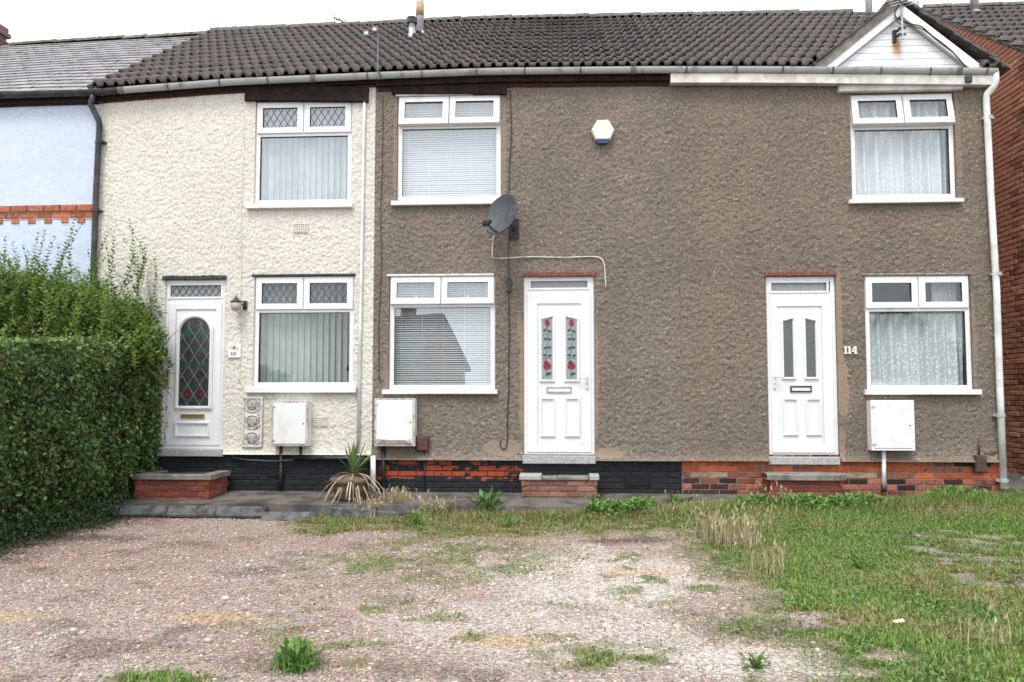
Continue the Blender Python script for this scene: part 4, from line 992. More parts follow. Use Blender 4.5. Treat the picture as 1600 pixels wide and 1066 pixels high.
# flues
def flue_at(px, py, h, name, pxtop, r, mat, extra):
    # foot on the roof plane
    best = min((abs((CAM + ray(px, py) * s).z - roofP((CAM + ray(px, py) * s).x, ((CAM + ray(px, py) * s).y - EY) / (RY - EY)).z), s) for s in np.linspace(9, 16, 1400)); P = CAM + ray(px, py) * best[1]
    o = MB().tube([P - Vector((0, 0, 0.1)), P + Vector((0, 0, pxtop))], r, 14).build(name, M[mat], h, smooth=True); return P, o
P, o = flue_at(656, 52, decks[house116.name], 'flue', 1.1, 0.062, 'flue', 0)
MB().tube([P + Vector((0, 0, 0.28)), P + Vector((0, 0, 0.50))], 0.066, 14).build('tape_wrap', M['tape'], None if False else decks[house116.name], smooth=True)
MB().tube([P + Vector((0, 0, -0.06)), P + Vector((0, 0, 0.03))], [0.13, 0.07], 14).build('flue_collar', M['flue'], decks[house116.name])
P, o = flue_at(643.5, 60, decks[house116.name], 'flue', 0.2, 0.05, 'steel', 0)
MB().tube([P + Vector((0, 0, 0.12)), P + Vector((0, 0, 0.27))], 0.045, 14).build('flue_pipe', M['upvc_old'], decks[house116.name], smooth=True)
MB().tube([P + Vector((0, 0, 0.24)), P + Vector((0, 0, 0.33))], 0.085, 14).build('flue_cowl', M['black_plastic'], decks[house116.name])
MB().tube([P + Vector((0, 0, -0.05)), P + Vector((0, 0, 0.06))], [0.10, 0.06], 14).build('flue_collar', M['steel'], decks[house116.name])
p = U(1358, 25, RY); MB().tube([p, p + Vector((0, 0, 0.9))], 0.058, 14).build('flue', M['flue'], decks[house114.name], smooth=True)

# ------------------------------------------------------------------ brick house beyond the passage
XW = 6.5; rid = CAM + ray(1445, 17) * ((XW - CAM.x) / ray(1445, 17).x); low = CAM + ray(1600, 74) * ((XW - CAM.x) / ray(1600, 74).x)
brick_house = thing('brick_house', 'red brick house whose gable wall faces the passage beside the white downpipe', 'house', (9, 4, 0))
sl = (rid.z - low.z) / (rid.y - low.y); y00 = -0.2; zv = lambda yy: rid.z - sl * abs(rid.y - yy)
gw = MB(); gp = [(y00, -0.2), (2 * rid.y - y00, -0.2), (2 * rid.y - y00, zv(y00) - 0.06), (rid.y, rid.z - 0.06), (y00, zv(y00) - 0.06)]
gw.add([(XW + 0.012, a, b) for a, b in gp] + [(XW + 0.25, a, b) for a, b in gp], [(0, 1, 2, 3, 4)[::-1], (5, 6, 7, 8, 9)] + [(i, (i + 1) % 5, (i + 1) % 5 + 5, i + 5) for i in range(5)])
gwall = gw.build('gable_wall', M['mortar'], brick_house)
MB().box(XW + 0.26, 12, y00, y00 + 0.25, -0.2, zv(y00) - 0.1).build('front_wall', M['mortar'], brick_house)
cand = []
for r in range(int(rid.z / 0.075) + 1):
    zc = -0.05 + r * 0.075; yy = y00 + (0.11 if r % 2 else 0) + 0.11
    while yy < 7.5:
        if zc < zv(yy) - 0.07:
            q = Vector((XW, yy, zc)) - CAM; dd = q.dot(FWD); sx_ = 800 + FPX * q.dot(RGT) / dd; sy_ = 533 - FPX * q.dot(UPV) / dd
            seen = 1555 < sx_ < 1635 and sy_ > -20 and yy < 3.2 or (yy >= 1 and yy < 4.6 and sx_ < 1635 and (sy_ < 30 + (sx_ - 1440) * 0.62))
            cand.append((dd if seen else 1e6 + dd, yy, zc))
        yy += 0.225
cand.sort(); stuff = MB()
for i, (dd, yy, zc) in enumerate(cand):
    mt = 'brick_gable'
    if i < 300 and dd < 1e6:
        o = link('brick', brickmesh('brick_gable' if random.random() < 0.85 else 'brick_mix', 0.215, 0.064), gwall, loc=(XW + random.uniform(-.003, .003), yy, zc)); o.rotation_euler.z = R(-90)
    else:
        stuff.bbox(-0.1075, 0.1075, 0, 0.045, -0.032, 0.032, 0.006, Matrix.Translation((XW + random.uniform(-.003, .003), yy, zc)) @ Matrix.Rotation(R(-90), 4, 'Z'))
for r in range(80):
    zc = -0.05 + r * 0.075; xx = XW + 0.11 + (0.11 if r % 2 else 0)
    while xx < 11.5 and zc < zv(y00) - 0.15:
        stuff.bbox(xx - 0.1075, xx + 0.1075, y00 - 0.012, y00 + 0.03, zc - 0.032, zc + 0.032, 0.006); xx += 0.225
stuff.build('bricks', M['brick_gable'], gwall, kind='stuff')
rr = MB(); rr.add([(XW - 0.05, y00 - 0.3, zv(y00 - 0.3) - 0.03), (13, y00 - 0.3, zv(y00 - 0.3) - 0.03), (13, rid.y, rid.z - 0.03), (XW - 0.05, rid.y, rid.z - 0.03), (13, 2 * rid.y, zv(2 * rid.y)), (XW - 0.05, 2 * rid.y, zv(2 * rid.y))], [(0, 1, 2, 3), (3, 2, 4, 5)])
broof = rr.build('roof', M['mortar'], brick_house)
nr = 13; sv = Vector((0, rid.y - y00, rid.z - zv(y00))); Ls = sv.length; sv.normalize(); zn = Vector((1, 0, 0)).cross(sv)
for r in range(nr):
    for c in range(9):
        P = Vector((XW + 0.06 + c * TW, y00, zv(y00))) + sv * (Ls * r / nr)
        Mx = Matrix(((1, sv.x, zn.x, P.x), (0, sv.y, zn.y, P.y), (0, sv.z, zn.z, P.z), (0, 0, 0, 1))) @ Matrix.Rotation(random.uniform(-.01, .01), 4, 'Z')
        o = bpy.data.objects.new('roof_tile', random.choice(tiles)); sc.collection.objects.link(o); o.parent = broof; o.matrix_local = Mx
for c in range(6): o = link('ridge_tile', rt, broof, loc=(XW + 0.2 + c * 0.44, rid.y, rid.z + 0.01))
MB().tube([Vector((XW - 0.02, y, zv(y) - 0.02 + 0.012 * math.sin(y * 25))) for y in np.linspace(0, rid.y, 40)], 0.035, 6).build('verge_mortar', M['concrete'], broof)
p = CAM + ray(1524, 38) * 14.2; MB().tube([p + Vector((0, 0, -0.15)), p + Vector((0, 0, 0.22))], 0.085, 14).build('flue_collar', M['flue'], broof, smooth=True)
MB().tube([p + Vector((0, 0, 0.2)), p + Vector((0, 0, 1.0))], 0.068, 14).build('flue', M['steel'], broof, smooth=True)
MB().box(p.x - 0.22, p.x + 0.2, p.y - 0.2, p.y + 0.1, p.z - 0.16, p.z - 0.12).build('flashing', M['flue'], broof)

# brick string course on the blue house
band = MB().box(XL, XA - 0.03, -0.012, 0.03, U(60, 349).z, U(60, 322).z)
bandm = MB().box(XL, XA - 0.03, -0.014, 0.03, U(60, 343.5).z, U(60, 322).z).build('string_course', M['mortar_pale'] if 'mortar_pale' in M else M['upvc_old'], house120)
for (ya, yb, off, proud) in ((321.5, 331.5, 0, 0.045), (332.5, 341.5, 0.11, 0.024)):
    za, zb = U(60, yb).z, U(60, ya).z; x = XA - 0.02 - off
    if off: o = link('brick', brickmesh('brick_band', 0.10, zb - za), bandm, loc=(XA - 0.075, -proud, (za + zb) / 2))
    while x > -7.6:
        o = link('brick', brickmesh('brick_band', 0.215, zb - za), bandm, loc=(x - 0.11, -proud, (za + zb) / 2 + 0.011 * (x - XA) / -1.0 * -0.35)); x -= 0.225
x = XA - 0.19; za, zb = U(60, 349).z, U(60, 342).z
while x > -7.6:
    o = link('brick', brickmesh('brick_band', 0.10, zb - za), bandm, loc=(x, -0.022, (za + zb) / 2 + 0.011 * (x - XA) * 0.35)); x -= 0.225
# ------------------------------------------------------------------ things fixed to the fronts
def meter_box(x0, x1, yt, yb, label, side, hood=False, dpt=0.16):
    Y = -dpt; a, b, c, e = rect(x0, x1, yt, yb, Y)
    t = thing('meter_box', label, 'meter box', ((a + b) / 2, 0, c), 'white meter boxes on the house fronts')
    MB().bbox(a, b, Y + 0.012, -0.002, c, e, 0.008).build('case', M['meter'], t)
    MB().ring(a - 0.004, b + 0.004, c - 0.004, e + 0.004, 0.03, Y + 0.004, Y + 0.03, b=0.004).build('rim', M['meter_edge'] if side else M['meter'], t)
    dr = MB().bbox(a + 0.024, b - 0.028, Y - 0.004, Y + 0.02, c + 0.024, e - 0.024, 0.006).build('box_door', M['meter'], t)
    MB().tube([(b - 0.055, Y - 0.008, (c + e) / 2), (b - 0.055, Y - 0.002, (c + e) / 2)], 0.008, 8).build('lock', M['hole'], dr)
    for q in (0.12, 0.88): MB().box(a + 0.004, a + 0.05, Y - 0.008, Y - 0.002, c + (e - c) * q - 0.01, c + (e - c) * q + 0.01).build('hinge', M['meter_edge'], dr)
    if hood:
        w_ = b - a; MB().add([(a + 0.03, Y - 0.005, c + 0.026), (b - 0.034, Y - 0.005, c + 0.026), (b - 0.12, Y - 0.022, c + 0.075), (a + 0.11, Y - 0.022, c + 0.075), (a + .04, Y - .004, c + .09), (b - .044, Y - .004, c + .09)], [(0, 1, 2, 3), (3, 2, 5, 4), (0, 3, 4), (1, 5, 2)]).build('door_relief', M['meter_edge'], dr)
    return t
meter_box(424, 481, 627, 697, 'white meter box on the cream wall beside the iron butterfly panel', 1)
meter_box(585, 648, 623, 697, 'white meter box with bulging door on the grey wall by the small brown box', 1, True)
meter_box(1362, 1429, 626, 704, 'white meter box on the brown wall above a white pipe', 0)
def small_box(x0, x1, yt, yb, label):
    a, b, c, e = rect(x0, x1, yt, yb, -0.08); t = thing('junction_box', label, 'junction box', ((a + b) / 2, 0, c), 'brown boxes on the house fronts')
    MB().bbox(a, b, -0.085, -0.0, c, e, 0.012).build('case', M['brown_box'], t)
    MB().bbox(a + 0.01, b - 0.01, -0.093, -0.084, c + 0.012, e - 0.025, 0.004).build('cover', M['brown_box'], t)
small_box(650, 669.5, 681, 705, 'small brown box tucked against the meter box with the bulging door')
small_box(1524.5, 1542.5, 711.5, 739, 'small brown box on the bare brick plinth near the white downpipe')
# alarm
c = U(942, 204.5, -0.09); t = thing('alarm_box', 'cream six sided burglar alarm box with blue lens high on the grey wall', 'alarm', (c.x, 0, c.z))
k = 1 / 124.5
hexo = [(-8.5, 18), (8.5, 18), (18, 1.5), (11, -14), (-11, -14), (-18, 1.5)]
P0 = [(c.x + a * k * 1.03, c.z + b * k) for a, b in hexo][::-1]; P1 = [(c.x + a * k * .93, c.z + b * k * 0.93 + .003) for a, b in hexo][::-1]
m = MB(); kk = 6; vs_ = [(x, -0.02, z) for x, z in P0] + [(x, -0.075, z) for x, z in P0] + [(x, -0.098, z) for x, z in P1]
m.add(vs_, [tuple(range(12, 18))] + [(i, (i + 1) % 6, (i + 1) % 6 + 6, i + 6) for i in range(6)] + [(6 + i, 6 + (i + 1) % 6, 12 + (i + 1) % 6, 12 + i) for i in range(6)]); m.build('cover', M['alarm'], t)
MB().prism([(c.x + a * k, c.z + b * k) for a, b in ((-10.5, -14), (-7, -19.5), (7, -19.5), (10.5, -14))], -0.088, -0.02).build('lens', M['blue'], t)
MB().prism([(c.x + a * k * .95, c.z + b * k * .9) for a, b in hexo][::-1], -0.021, 0.0).build('back_plate', M['upvc_old'], t)
# satellite dish
c = U(783, 335, -0.38); t = thing('satellite_dish', 'dark grey satellite dish bracketed below the open upstairs window', 'satellite dish', (c.x, 0, c.z))
nrm = Vector((-0.60, -0.74, 0.30)).normalized(); up = (Vector((0, 0, 1)) - nrm * nrm.z).normalized(); sd_ = up.cross(nrm)
nr_, na = 8, 36; vv = [c - nrm * 0.07]; ff = []
for i in range(1, nr_ + 1):
    q = i / nr_
    for j in range(na): a = 2 * math.pi * j / na; vv.append(c + sd_ * (0.262 * q * math.cos(a)) + up * (0.262 * q * math.sin(a)) - nrm * (0.07 * (1 - q * q)))
for j in range(na): ff.append((0, 1 + j, 1 + (j + 1) % na))
for i in range(nr_ - 1):
    for j in range(na): a = 1 + i * na + j; b = 1 + i * na + (j + 1) % na; ff.append((a, a + na, b + na, b))
dm = MB().add(vv, ff).build('reflector', M['dish'], t, smooth=True)
md = dm.modifiers.new('thick', 'SOLIDIFY'); md.thickness = 0.012; md.offset = 0
rim = MB().tube([c + sd_ * (0.263 * math.cos(a)) + up * (0.263 * math.sin(a)) for a in np.linspace(0, 2 * math.pi, 37)], 0.010, 6).build('rim', M['dish'], t, smooth=True)
bot = c - up * 0.24 + nrm * 0.01; lnb = U(760, 349, -0.72)
MB().tube([bot + nrm * -0.04, bot + nrm * 0.05 + Vector((0, 0, -0.01)), lnb], 0.013, 8).build('feed_arm', M['black_plastic'], t)
dl = (c - lnb).normalized(); MB().tube([lnb - dl * 0.05, lnb + dl * 0.03, lnb + dl * 0.035, lnb + dl * 0.085], [0.024, 0.03, 0.036, 0.032], 10).box(lnb.x - 0.045, lnb.x + 0.01, lnb.y - 0.03, lnb.y + 0.03, lnb.z - 0.035, lnb.z + 0.03).build('receiver', M['black_plastic'], t)
MB().tube([c - nrm * 0.08, c - nrm * 0.16 + Vector((0.02, 0.02, -0.06)), Vector((c.x + 0.14, -0.02, c.z - 0.12))], 0.02, 8).box(c.x + 0.07, c.x + 0.2, -0.03, -0.004, c.z - 0.24, c.z + 0.02).build('bracket', M['black_plastic'], t)
def cable(pts, r, mat, label, Y=-0.022, name='cable', lnk=True):
    P = []
    q = [Vector((a, b, (cc[0] if cc else Y))) for a, b, *cc in pts]
    for i in range(len(q) - 1):
        p0, p1, p2, p3 = q[max(i - 1, 0)], q[i], q[i + 1], q[min(i + 2, len(q) - 1)]
        for s in range(4):
            u = s / 4; P.append(0.5 * ((2 * p1) + (-p0 + p2) * u + (2 * p0 - 5 * p1 + 4 * p2 - p3) * u * u + (-p0 + 3 * p1 - 3 * p2 + p3) * u ** 3))
    P.append(q[-1]); P = [U(v.x, v.y, v.z) for v in P]
    o = MB().tube(P, r, 6).build(name, M[mat], smooth=True); return props(o, label, 'cable')
cable([(760, 356, -0.72), (757, 364, -0.6), (762, 372, -0.3), (769, 375, -0.06), (773, 362, -0.1), (770, 380, -0.03), (769, 395, -0.03), (771, 403), (790, 403.5), (830, 401.5), (880, 402.5), (925, 401), (939, 404), (944, 414), (945.5, 430), (947, 450)], 0.0075, 'cable_white', 'white cable running from the satellite dish across the wall above the rose door', name='cable')
cable([(797, 140), (798, 170), (799, 215), (796, 260), (795.5, 320), (795, 390), (795.5, 437), (795, 470), (796, 520), (795, 560), (795, 610), (793, 650), (792.5, 690), (788, 702), (782, 697), (782, 689)], 0.0065, 'cable_black', 'black cable hanging from the eaves past the satellite dish to a hook near the plinth')
cable([(598, 155), (598, 210), (597, 270), (595, 330), (596, 400), (595, 450), (592, 500), (592, 560), (592, 590), (596, 598), (600, 592)], 0.0045, 'cable_black', 'thin black cable down the grey wall edge by the white conduit')
cable([(381, 175, -0.02), (380, 260, -0.02), (377, 330, -0.02), (376.5, 400, -0.02), (376, 520, -0.02), (374, 600, -0.02)], 0.003, 'cable_white', 'thin pale cable down the cream wall beside the leaded windows')
cable([(1538, 708), (1545, 709.5), (1556, 707.5)], 0.005, 'cable_black', 'short dark cable along the foot of the brown render by the white downpipe')
a, b, cc, e = rect(791.5, 799, 436, 456, -0.05); props(MB().bbox(a, b, -0.055, -0.002, cc, e, 0.006).build('cable_joint_box', M['black_plastic']), 'slim black joint box on the black cable beside the rose door', 'junction box')
# cables and aerial on the gable
t = thing('tv_aerial', 'tv aerial on a black bracket fixed to the white gable boards', 'aerial', U(1403, 62, 0))
p = U(1400, 56, -0.05); MB().bbox(p.x - 0.03, p.x + 0.012, -0.05, -0.006, p.z - 0.075, p.z + 0.08, 0.005).box(p.x, p.x + 0.035, -0.12, -0.04, p.z - 0.02, p.z - 0.005).box(p.x, p.x + 0.035, -0.12, -0.04, p.z + 0.05, p.z + 0.065).build('bracket', M['black_plastic'], t)
q = Vector((p.x + 0.045, -0.13, p.z)); MB().tube([q + Vector((0, 0, -0.08)), q + Vector((0, 0, 0.62))], 0.014, 8).build('mast', M['steel'], t)
for dz in (-0.02, 0.06): MB().tube([q + Vector((-0.04, 0, dz)), q + Vector((0.04, 0, dz))], 0.013, 6).build('clamp', M['black_plastic'], t)
bm_ = MB(); b0, b1 = q + Vector((-0.16, -0.3, 0.30)), q + Vector((0.22, 0.35, 0.44)); bm_.tube([b0, b1], 0.010, 6).build('boom', M['black_plastic'], t)
bar = (b1 - b0).normalized().cross(Vector((0, 0, 1))).normalized()
for i in range(6): m_ = b0.lerp(b1, 0.04 + i * 0.18); MB().tube([m_ - bar * 0.13, m_ + bar * 0.13], 0.006, 6).build('element', M['steel'], t)
MB().add([b1 + bar * -0.14 + Vector((0, 0, -0.12)), b1 + bar * 0.14 + Vector((0, 0, -0.12)), b1 + bar * 0.14 + Vector((0, 0, 0.12)), b1 + bar * -0.14 + Vector((0, 0, 0.12))], [(0, 1, 2, 3)]).build('reflector', M['steel'], t)
cable([(1404, 8, -0.14), (1398, 24, -0.12), (1410, 33, -0.09), (1425, 38, -0.09), (1440, 42, -0.09), (1455, 55, -0.09), (1470, 66, -0.09), (1487, 80, -0.09), (1498, 92, -0.09), (1512, 108, -0.1)], 0.009, 'cable_black', 'black aerial cable along the white gable board')
cable([(1397, 28, -0.10), (1410, 40, -0.09), (1430, 42, -0.09), (1445, 48, -0.09), (1465, 64, -0.09), (1490, 83, -0.09)], 0.006, 'cable_black', 'second thin aerial cable strapped along the white gable board')
a, b, cc, e = rect(1508, 1518, 119, 129, -0.15); props(MB().bbox(a, b, -0.175, -0.137, cc, e, 0.004).build('cable_box', M['black_plastic']), 'small black box on the white fascia under the gutter', 'junction box')
# pole with two square plates standing at the party line, and the roof yagi
t = thing('aerial_pole', 'thin pole with two square plates rising from the gutter before the tiles', 'aerial', U(590, 122, -0.2))
MB().tube([U(592, 124, -0.2), U(590, 112, -0.2), U(591, 46, -0.2)], 0.011, 8).build('mast', M['mast'], t)
for px_, py_ in ((573, 53), (586, 47)):
    p = U(px_, py_, -0.2); MB().bbox(p.x - 0.035, p.x + 0.035, -0.23, -0.205, p.z - 0.03, p.z + 0.035, 0.004).build('plate', M['upvc_old'], t); MB().ring(p.x - 0.04, p.x + 0.04, p.z - 0.035, p.z + 0.04, 0.014, -0.235, -0.228, b=0.001).build('plate_rim', M['mast'], t)
MB().tube([U(573, 53, -0.2), U(592, 50, -0.2)], 0.008, 6).build('cross_arm', M['mast'], t)
t = thing('tv_aerial', 'rusty red rod aerial poking up behind the ridge', 'aerial', U(556, 46, 3.9))
a, b = U(522, 28, 4.0), U(566, 47, 3.9); MB().tube([a, b], 0.014, 6).build('boom', M['rust_red'] if 'rust_red' in M else M['wood_red'], t); MB().tube([b, b + Vector((0, 0, -0.9))], 0.02, 6).build('mast', M['steel'], t)
for i in range(5): m_ = a.lerp(b, 0.05 + i * 0.2); MB().tube([m_ + Vector((-.02, -0.1, .02)), m_ + Vector((.02, 0.1, -.02))], 0.008, 6).build('element', M['wood_red'], t)
# wall lantern
p = U(369, 475, -0.13); t = thing('wall_lantern', 'small wall lantern with pointed dark cap beside the arched glass door', 'wall lamp', (p.x, 0, p.z)); k = 1 / 123
MB().lathe((p.x, p.y, p.z), [(0.005, 14 * k), (0.012, 11 * k), (0.03, 8 * k), (0.05, 5.5 * k), (0.078, 4 * k), (0.075, 3 * k), (0.06, 2.6 * k)], 14).build('lamp_cap', M['black_plastic'], t, smooth=True)
MB().lathe((p.x, p.y, p.z), [(0.058, 3 * k), (0.068, -1 * k), (0.066, -6 * k), (0.045, -10 * k), (0.015, -11.5 * k)], 14).build('lamp_bowl', M['lamp_bowl'], t, smooth=True)
MB().tube([(p.x + 0.05, -0.13, p.z + 0.0), (p.x + 0.075, -0.10, p.z - 0.01), (p.x + 0.075, -0.01, p.z - 0.01)], 0.01, 6).box(p.x + 0.045, p.x + 0.10, -0.025, -0.008, p.z - 0.06, p.z + 0.05).build('bracket', M['black_plastic'], t)
# plaque 118
def digits(txt, x, z, h, y, mb, wt=0.24):
    """slab serif numerals built from strokes, x = start"""
    for ch in txt:
        if ch == '1':
            w_ = h * 0.46; s = h * wt; cx_ = x + w_ / 2
            mb.box(cx_ - s / 2, cx_ + s / 2, y, y + 0.012, z, z + h); mb.box(cx_ - w_ / 2, cx_ + w_ / 2, y + 0.0005, y + 0.012, z - 0.0005, z + h * 0.13)
            mb.prism([(cx_ - s / 2, z + h + .0004), (cx_ - w_ / 2, z + h * 0.82), (cx_ - w_ / 2, z + h * 0.72), (cx_ - s / 2 + .0003, z + h * 0.80)][::-1], y + 0.0006, y + 0.012); x += w_ + h * 0.08
        elif ch == '4':
            w_ = h * 0.68; s = h * wt; xs_ = x + w_ * 0.58
            mb.box(xs_, xs_ + s, y, y + 0.012, z, z + h); mb.box(x, x + w_, y + 0.0005, y + 0.012, z + h * 0.26, z + h * 0.41)
            mb.prism([(x, z + h * 0.41), (x + h * 0.15, z + h * 0.40), (xs_ + s * 0.6, z + h * 0.995), (xs_, z + h * 0.995)][::1], y + 0.0008, y + 0.012)
            mb.box(xs_ - s * 0.35, xs_ + s * 1.35, y + 0.001, y + 0.012, z - 0.0006, z + h * 0.12); x += w_ + h * 0.08
        elif ch == '8':
            r1, r2 = h * 0.25, h * 0.29; cx_ = x + r2
            for cz_, rx_, rz_ in ((z + h * 0.74, r1 * 0.9, r1), (z + h * 0.28, r2 * 0.95, r2)):
                o_ = [(cx_ + rx_ * math.cos(a), cz_ + rz_ * math.sin(a)) for a in np.linspace(0, 2 * math.pi, 13)[:-1]]; i_ = [(cx_ + rx_ * .5 * math.cos(a), cz_ + rz_ * .55 * math.sin(a)) for a in np.linspace(0, 2 * math.pi, 13)[:-1]]
                mb.band(o_, i_, y, y + 0.01)
            x += 2 * r2 + h * 0.08
a, b, cc, e = rect(356, 376.5, 538, 559, -0.02); t = thing('house_number_plaque', 'square white tile numbered 118 with a painted sunflower', 'plaque', ((a + b) / 2, 0, cc))
MB().bbox(a, b, -0.03, -0.004, cc, e, 0.004).build('tile_face', M['upvc'], t)
m = MB(); digits('118', a + 0.045, cc + 0.03, 0.042, -0.0315, m, 0.2); m.build('numerals', M['ink'], t)
f = MB(); fc = ((a + b) / 2 + 0.0, e - 0.045)
for i in range(9): an = i * 2 * math.pi / 9; f.blob(fc[0] + 0.022 * math.cos(an), fc[1] + 0.020 * math.sin(an), 0.014, 0.007, -0.0312, -0.03, 6, an)
f.build('petals', M['flower'], t); MB().blob(fc[0], fc[1], 0.012, 0.012, -0.0325, -0.03).build('flower_centre', M['ink'], t)
f = MB(); f.blob(fc[0] - 0.05, fc[1] + 0.0, 0.014, 0.006, -0.0312, -0.03, 6, 0.7); f.blob(fc[0] + 0.045, fc[1] - 0.02, 0.014, 0.006, -0.0312, -0.03, 6, 1.9); f.build('flower_leaf', M['ink'], t)
# 114
m = MB(); a, b, cc, e = rect(1318.5, 1339, 541, 553, -0.02); digits('114', a, cc, e - cc, -0.03, m, 0.26); s_ = (b - a) / (max(v[0] for v in m.v) - a); m.v = [(a + (x - a) * s_, y, z) for x, y, z in m.v]
props(m.build('house_number', M['upvc']), 'white slab serif numerals 114 screwed to the brown wall', 'house number')
# butterfly panel
a, b, cc, e = rect(378.5, 410, 620, 699, -0.03); t = thing('wall_panel', 'rusty cast iron panel of three butterflies leaning at the cream wall', 'ornament', ((a + b) / 2, 0, cc))
MB().ring(a, b, cc, e, 0.016, -0.045, -0.012, b=0.004).build('frame', M['rust'], t); MB().box(a + 0.01, b - 0.01, -0.024, -0.012, cc + 0.01, e - 0.01).build('back_plate', M['rust'], t)
for i in range(3):
    z_ = cc + (e - cc) * (i + 0.5) / 3; x_ = (a + b) / 2
    MB().tube([(x_ + 0.108 * math.cos(q), -0.032, z_ + 0.085 * math.sin(q)) for q in np.linspace(0, 2 * math.pi, 25)], 0.008, 6).build('scroll', M['rust'], t, smooth=True)
    m = MB()
    for sg in (-1, 1): m.blob(x_ + sg * 0.052, z_ + 0.022, 0.058, 0.036, -0.042, -0.02, 10, sg * 0.55, 0.2); m.blob(x_ + sg * 0.036, z_ - 0.034, 0.036, 0.03, -0.04, -0.02, 10, sg * -0.6, 0.2)
    m.tube([(x_, -0.044, z_ - 0.05), (x_, -0.046, z_ + 0.04)], 0.008, 6); m.build('butterfly', M['iron'], t)
    m = MB()
    for sg in (-1, 1): m.blob(x_ + sg * 0.035, z_ - 0.036, 0.008, 0.018, -0.0425, -0.0395, 8, sg * 0.3); m.blob(x_ + sg * 0.06, z_ + 0.024, 0.006, 0.012, -0.0445, -0.0415, 8, sg * -0.6)
    m.build('wing_cutout', M['hole'], t)
# ------------------------------------------------------------------ door steps
def step(x0, x1, ytop, ybot, ydepth, label, bm, copm, cop_px, cop_h=0.06, over=0.02, gap=False, rounded=False):
    a, b, c, e = rect(x0, x1, ytop, ybot, -ydepth); c = 0.0; t = thing('door_step', label, 'step', ((a + b) / 2, -ydepth / 2, 0), 'brick steps at the front doors')
    e = U((x0 + x1) / 2, ytop, -ydepth).z
    body = MB().box(a + 0.03, b - 0.03, -ydepth + 0.025, -0.03, -0.05, e - cop_h).build('core', M['mortar'], t)
    brick_courses(body, a + 0.012, b - 0.012, -0.03, e - cop_h - 0.002, -ydepth + 0.008, lambda *q: bm)
    n = max(1, round((e - cop_h + 0.03) / 0.075)); hh = (e - cop_h + 0.028) / n
    for side, xx in ((-1, a + 0.012), (1, b - 0.012)):
        for r in range(n):
            yy = -ydepth + 0.10 - (0.05 if r % 2 else 0)
            while yy < -0.06:
                o = link('brick', brickmesh(bm, 0.215, hh - 0.011), body, loc=(xx, yy + 0.03, -0.03 + (r + 0.5) * hh)); o.rotation_euler.z = R(90 * side); o.scale.x = 0.8; yy += 0.19
    return t, a, b, e
t, a, b, e = step(813, 935, 743, 778, 0.32, 'low brick step with worn pale coping under the rose door', 'brick_step', 'concrete', 0)
for i, (q0, q1, ht) in enumerate(((0, .27, 1), (.275, .47, .55), (.478, .885, .6), (.89, 1, 1))):
    MB().bbox(a + (b - a) * q0 - (0.012 if i == 0 else 0), a + (b - a) * q1 + (0.01 if i == 3 else 0), -0.335, -0.02, e - 0.058, e - 0.058 + 0.058 * ht, 0.008).build('coping_slab', M['sill_stone' if i in (0, 3) else 'concrete'], t)
t, a, b, e = step(1203, 1319, 741, 773, 0.32, 'red brick step with grey rounded concrete top under the plain white door', 'brick_new', 'concrete', 0)
mb = MB(); n = 20; pts = []
for i in range(n + 1): q = math.pi * i / n; pts.append((a - 0.03 + (b - a + 0.06) * i / n, -0.31 - 0.05 * min(1, math.sin(q) * 4)))
vv = [(x, y, z) for z in (e - 0.07, e - 0.012) for x, y in pts] + [(x, min(y + 0.02, -0.2), e) for x, y in pts] + [(x, -0.015, e) for x, y in pts]; m1 = n + 1
ff = [(r * m1 + i, r * m1 + i + 1, (r + 1) * m1 + i + 1, (r + 1) * m1 + i) for r in range(3) for i in range(n)]
mb.add(vv, ff); mb.add([(a - 0.03, -0.31, e - 0.07), (b + 0.03, -0.31, e - 0.07), (b + 0.03, -0.015, e - 0.07), (a - 0.03, -0.015, e - 0.07)], [(0, 3, 2, 1)]); mb.build('coping_slab', M['concrete'], t)
t, a, b, e = step(208, 328, 742, 772, 0.62, 'dark red brick step with slab rim in front of the arched glass door', 'brick_new', 'concrete', 0)
for (x0_, x1_, y0_, y1_) in ((a - 0.015, b + 0.015, -0.64, -0.50), (a - 0.015, a + 0.14, -0.498, -0.03), (b - 0.14, b + 0.015, -0.498, -0.03)): MB().bbox(x0_, x1_, y0_, y1_, e - 0.06, e, 0.006).build('coping_slab', M['concrete'], t)
MB().box(a + 0.142, b - 0.142, -0.496, -0.03, e - 0.05, e - 0.018).build('mat_well', M['bitumen'], t)
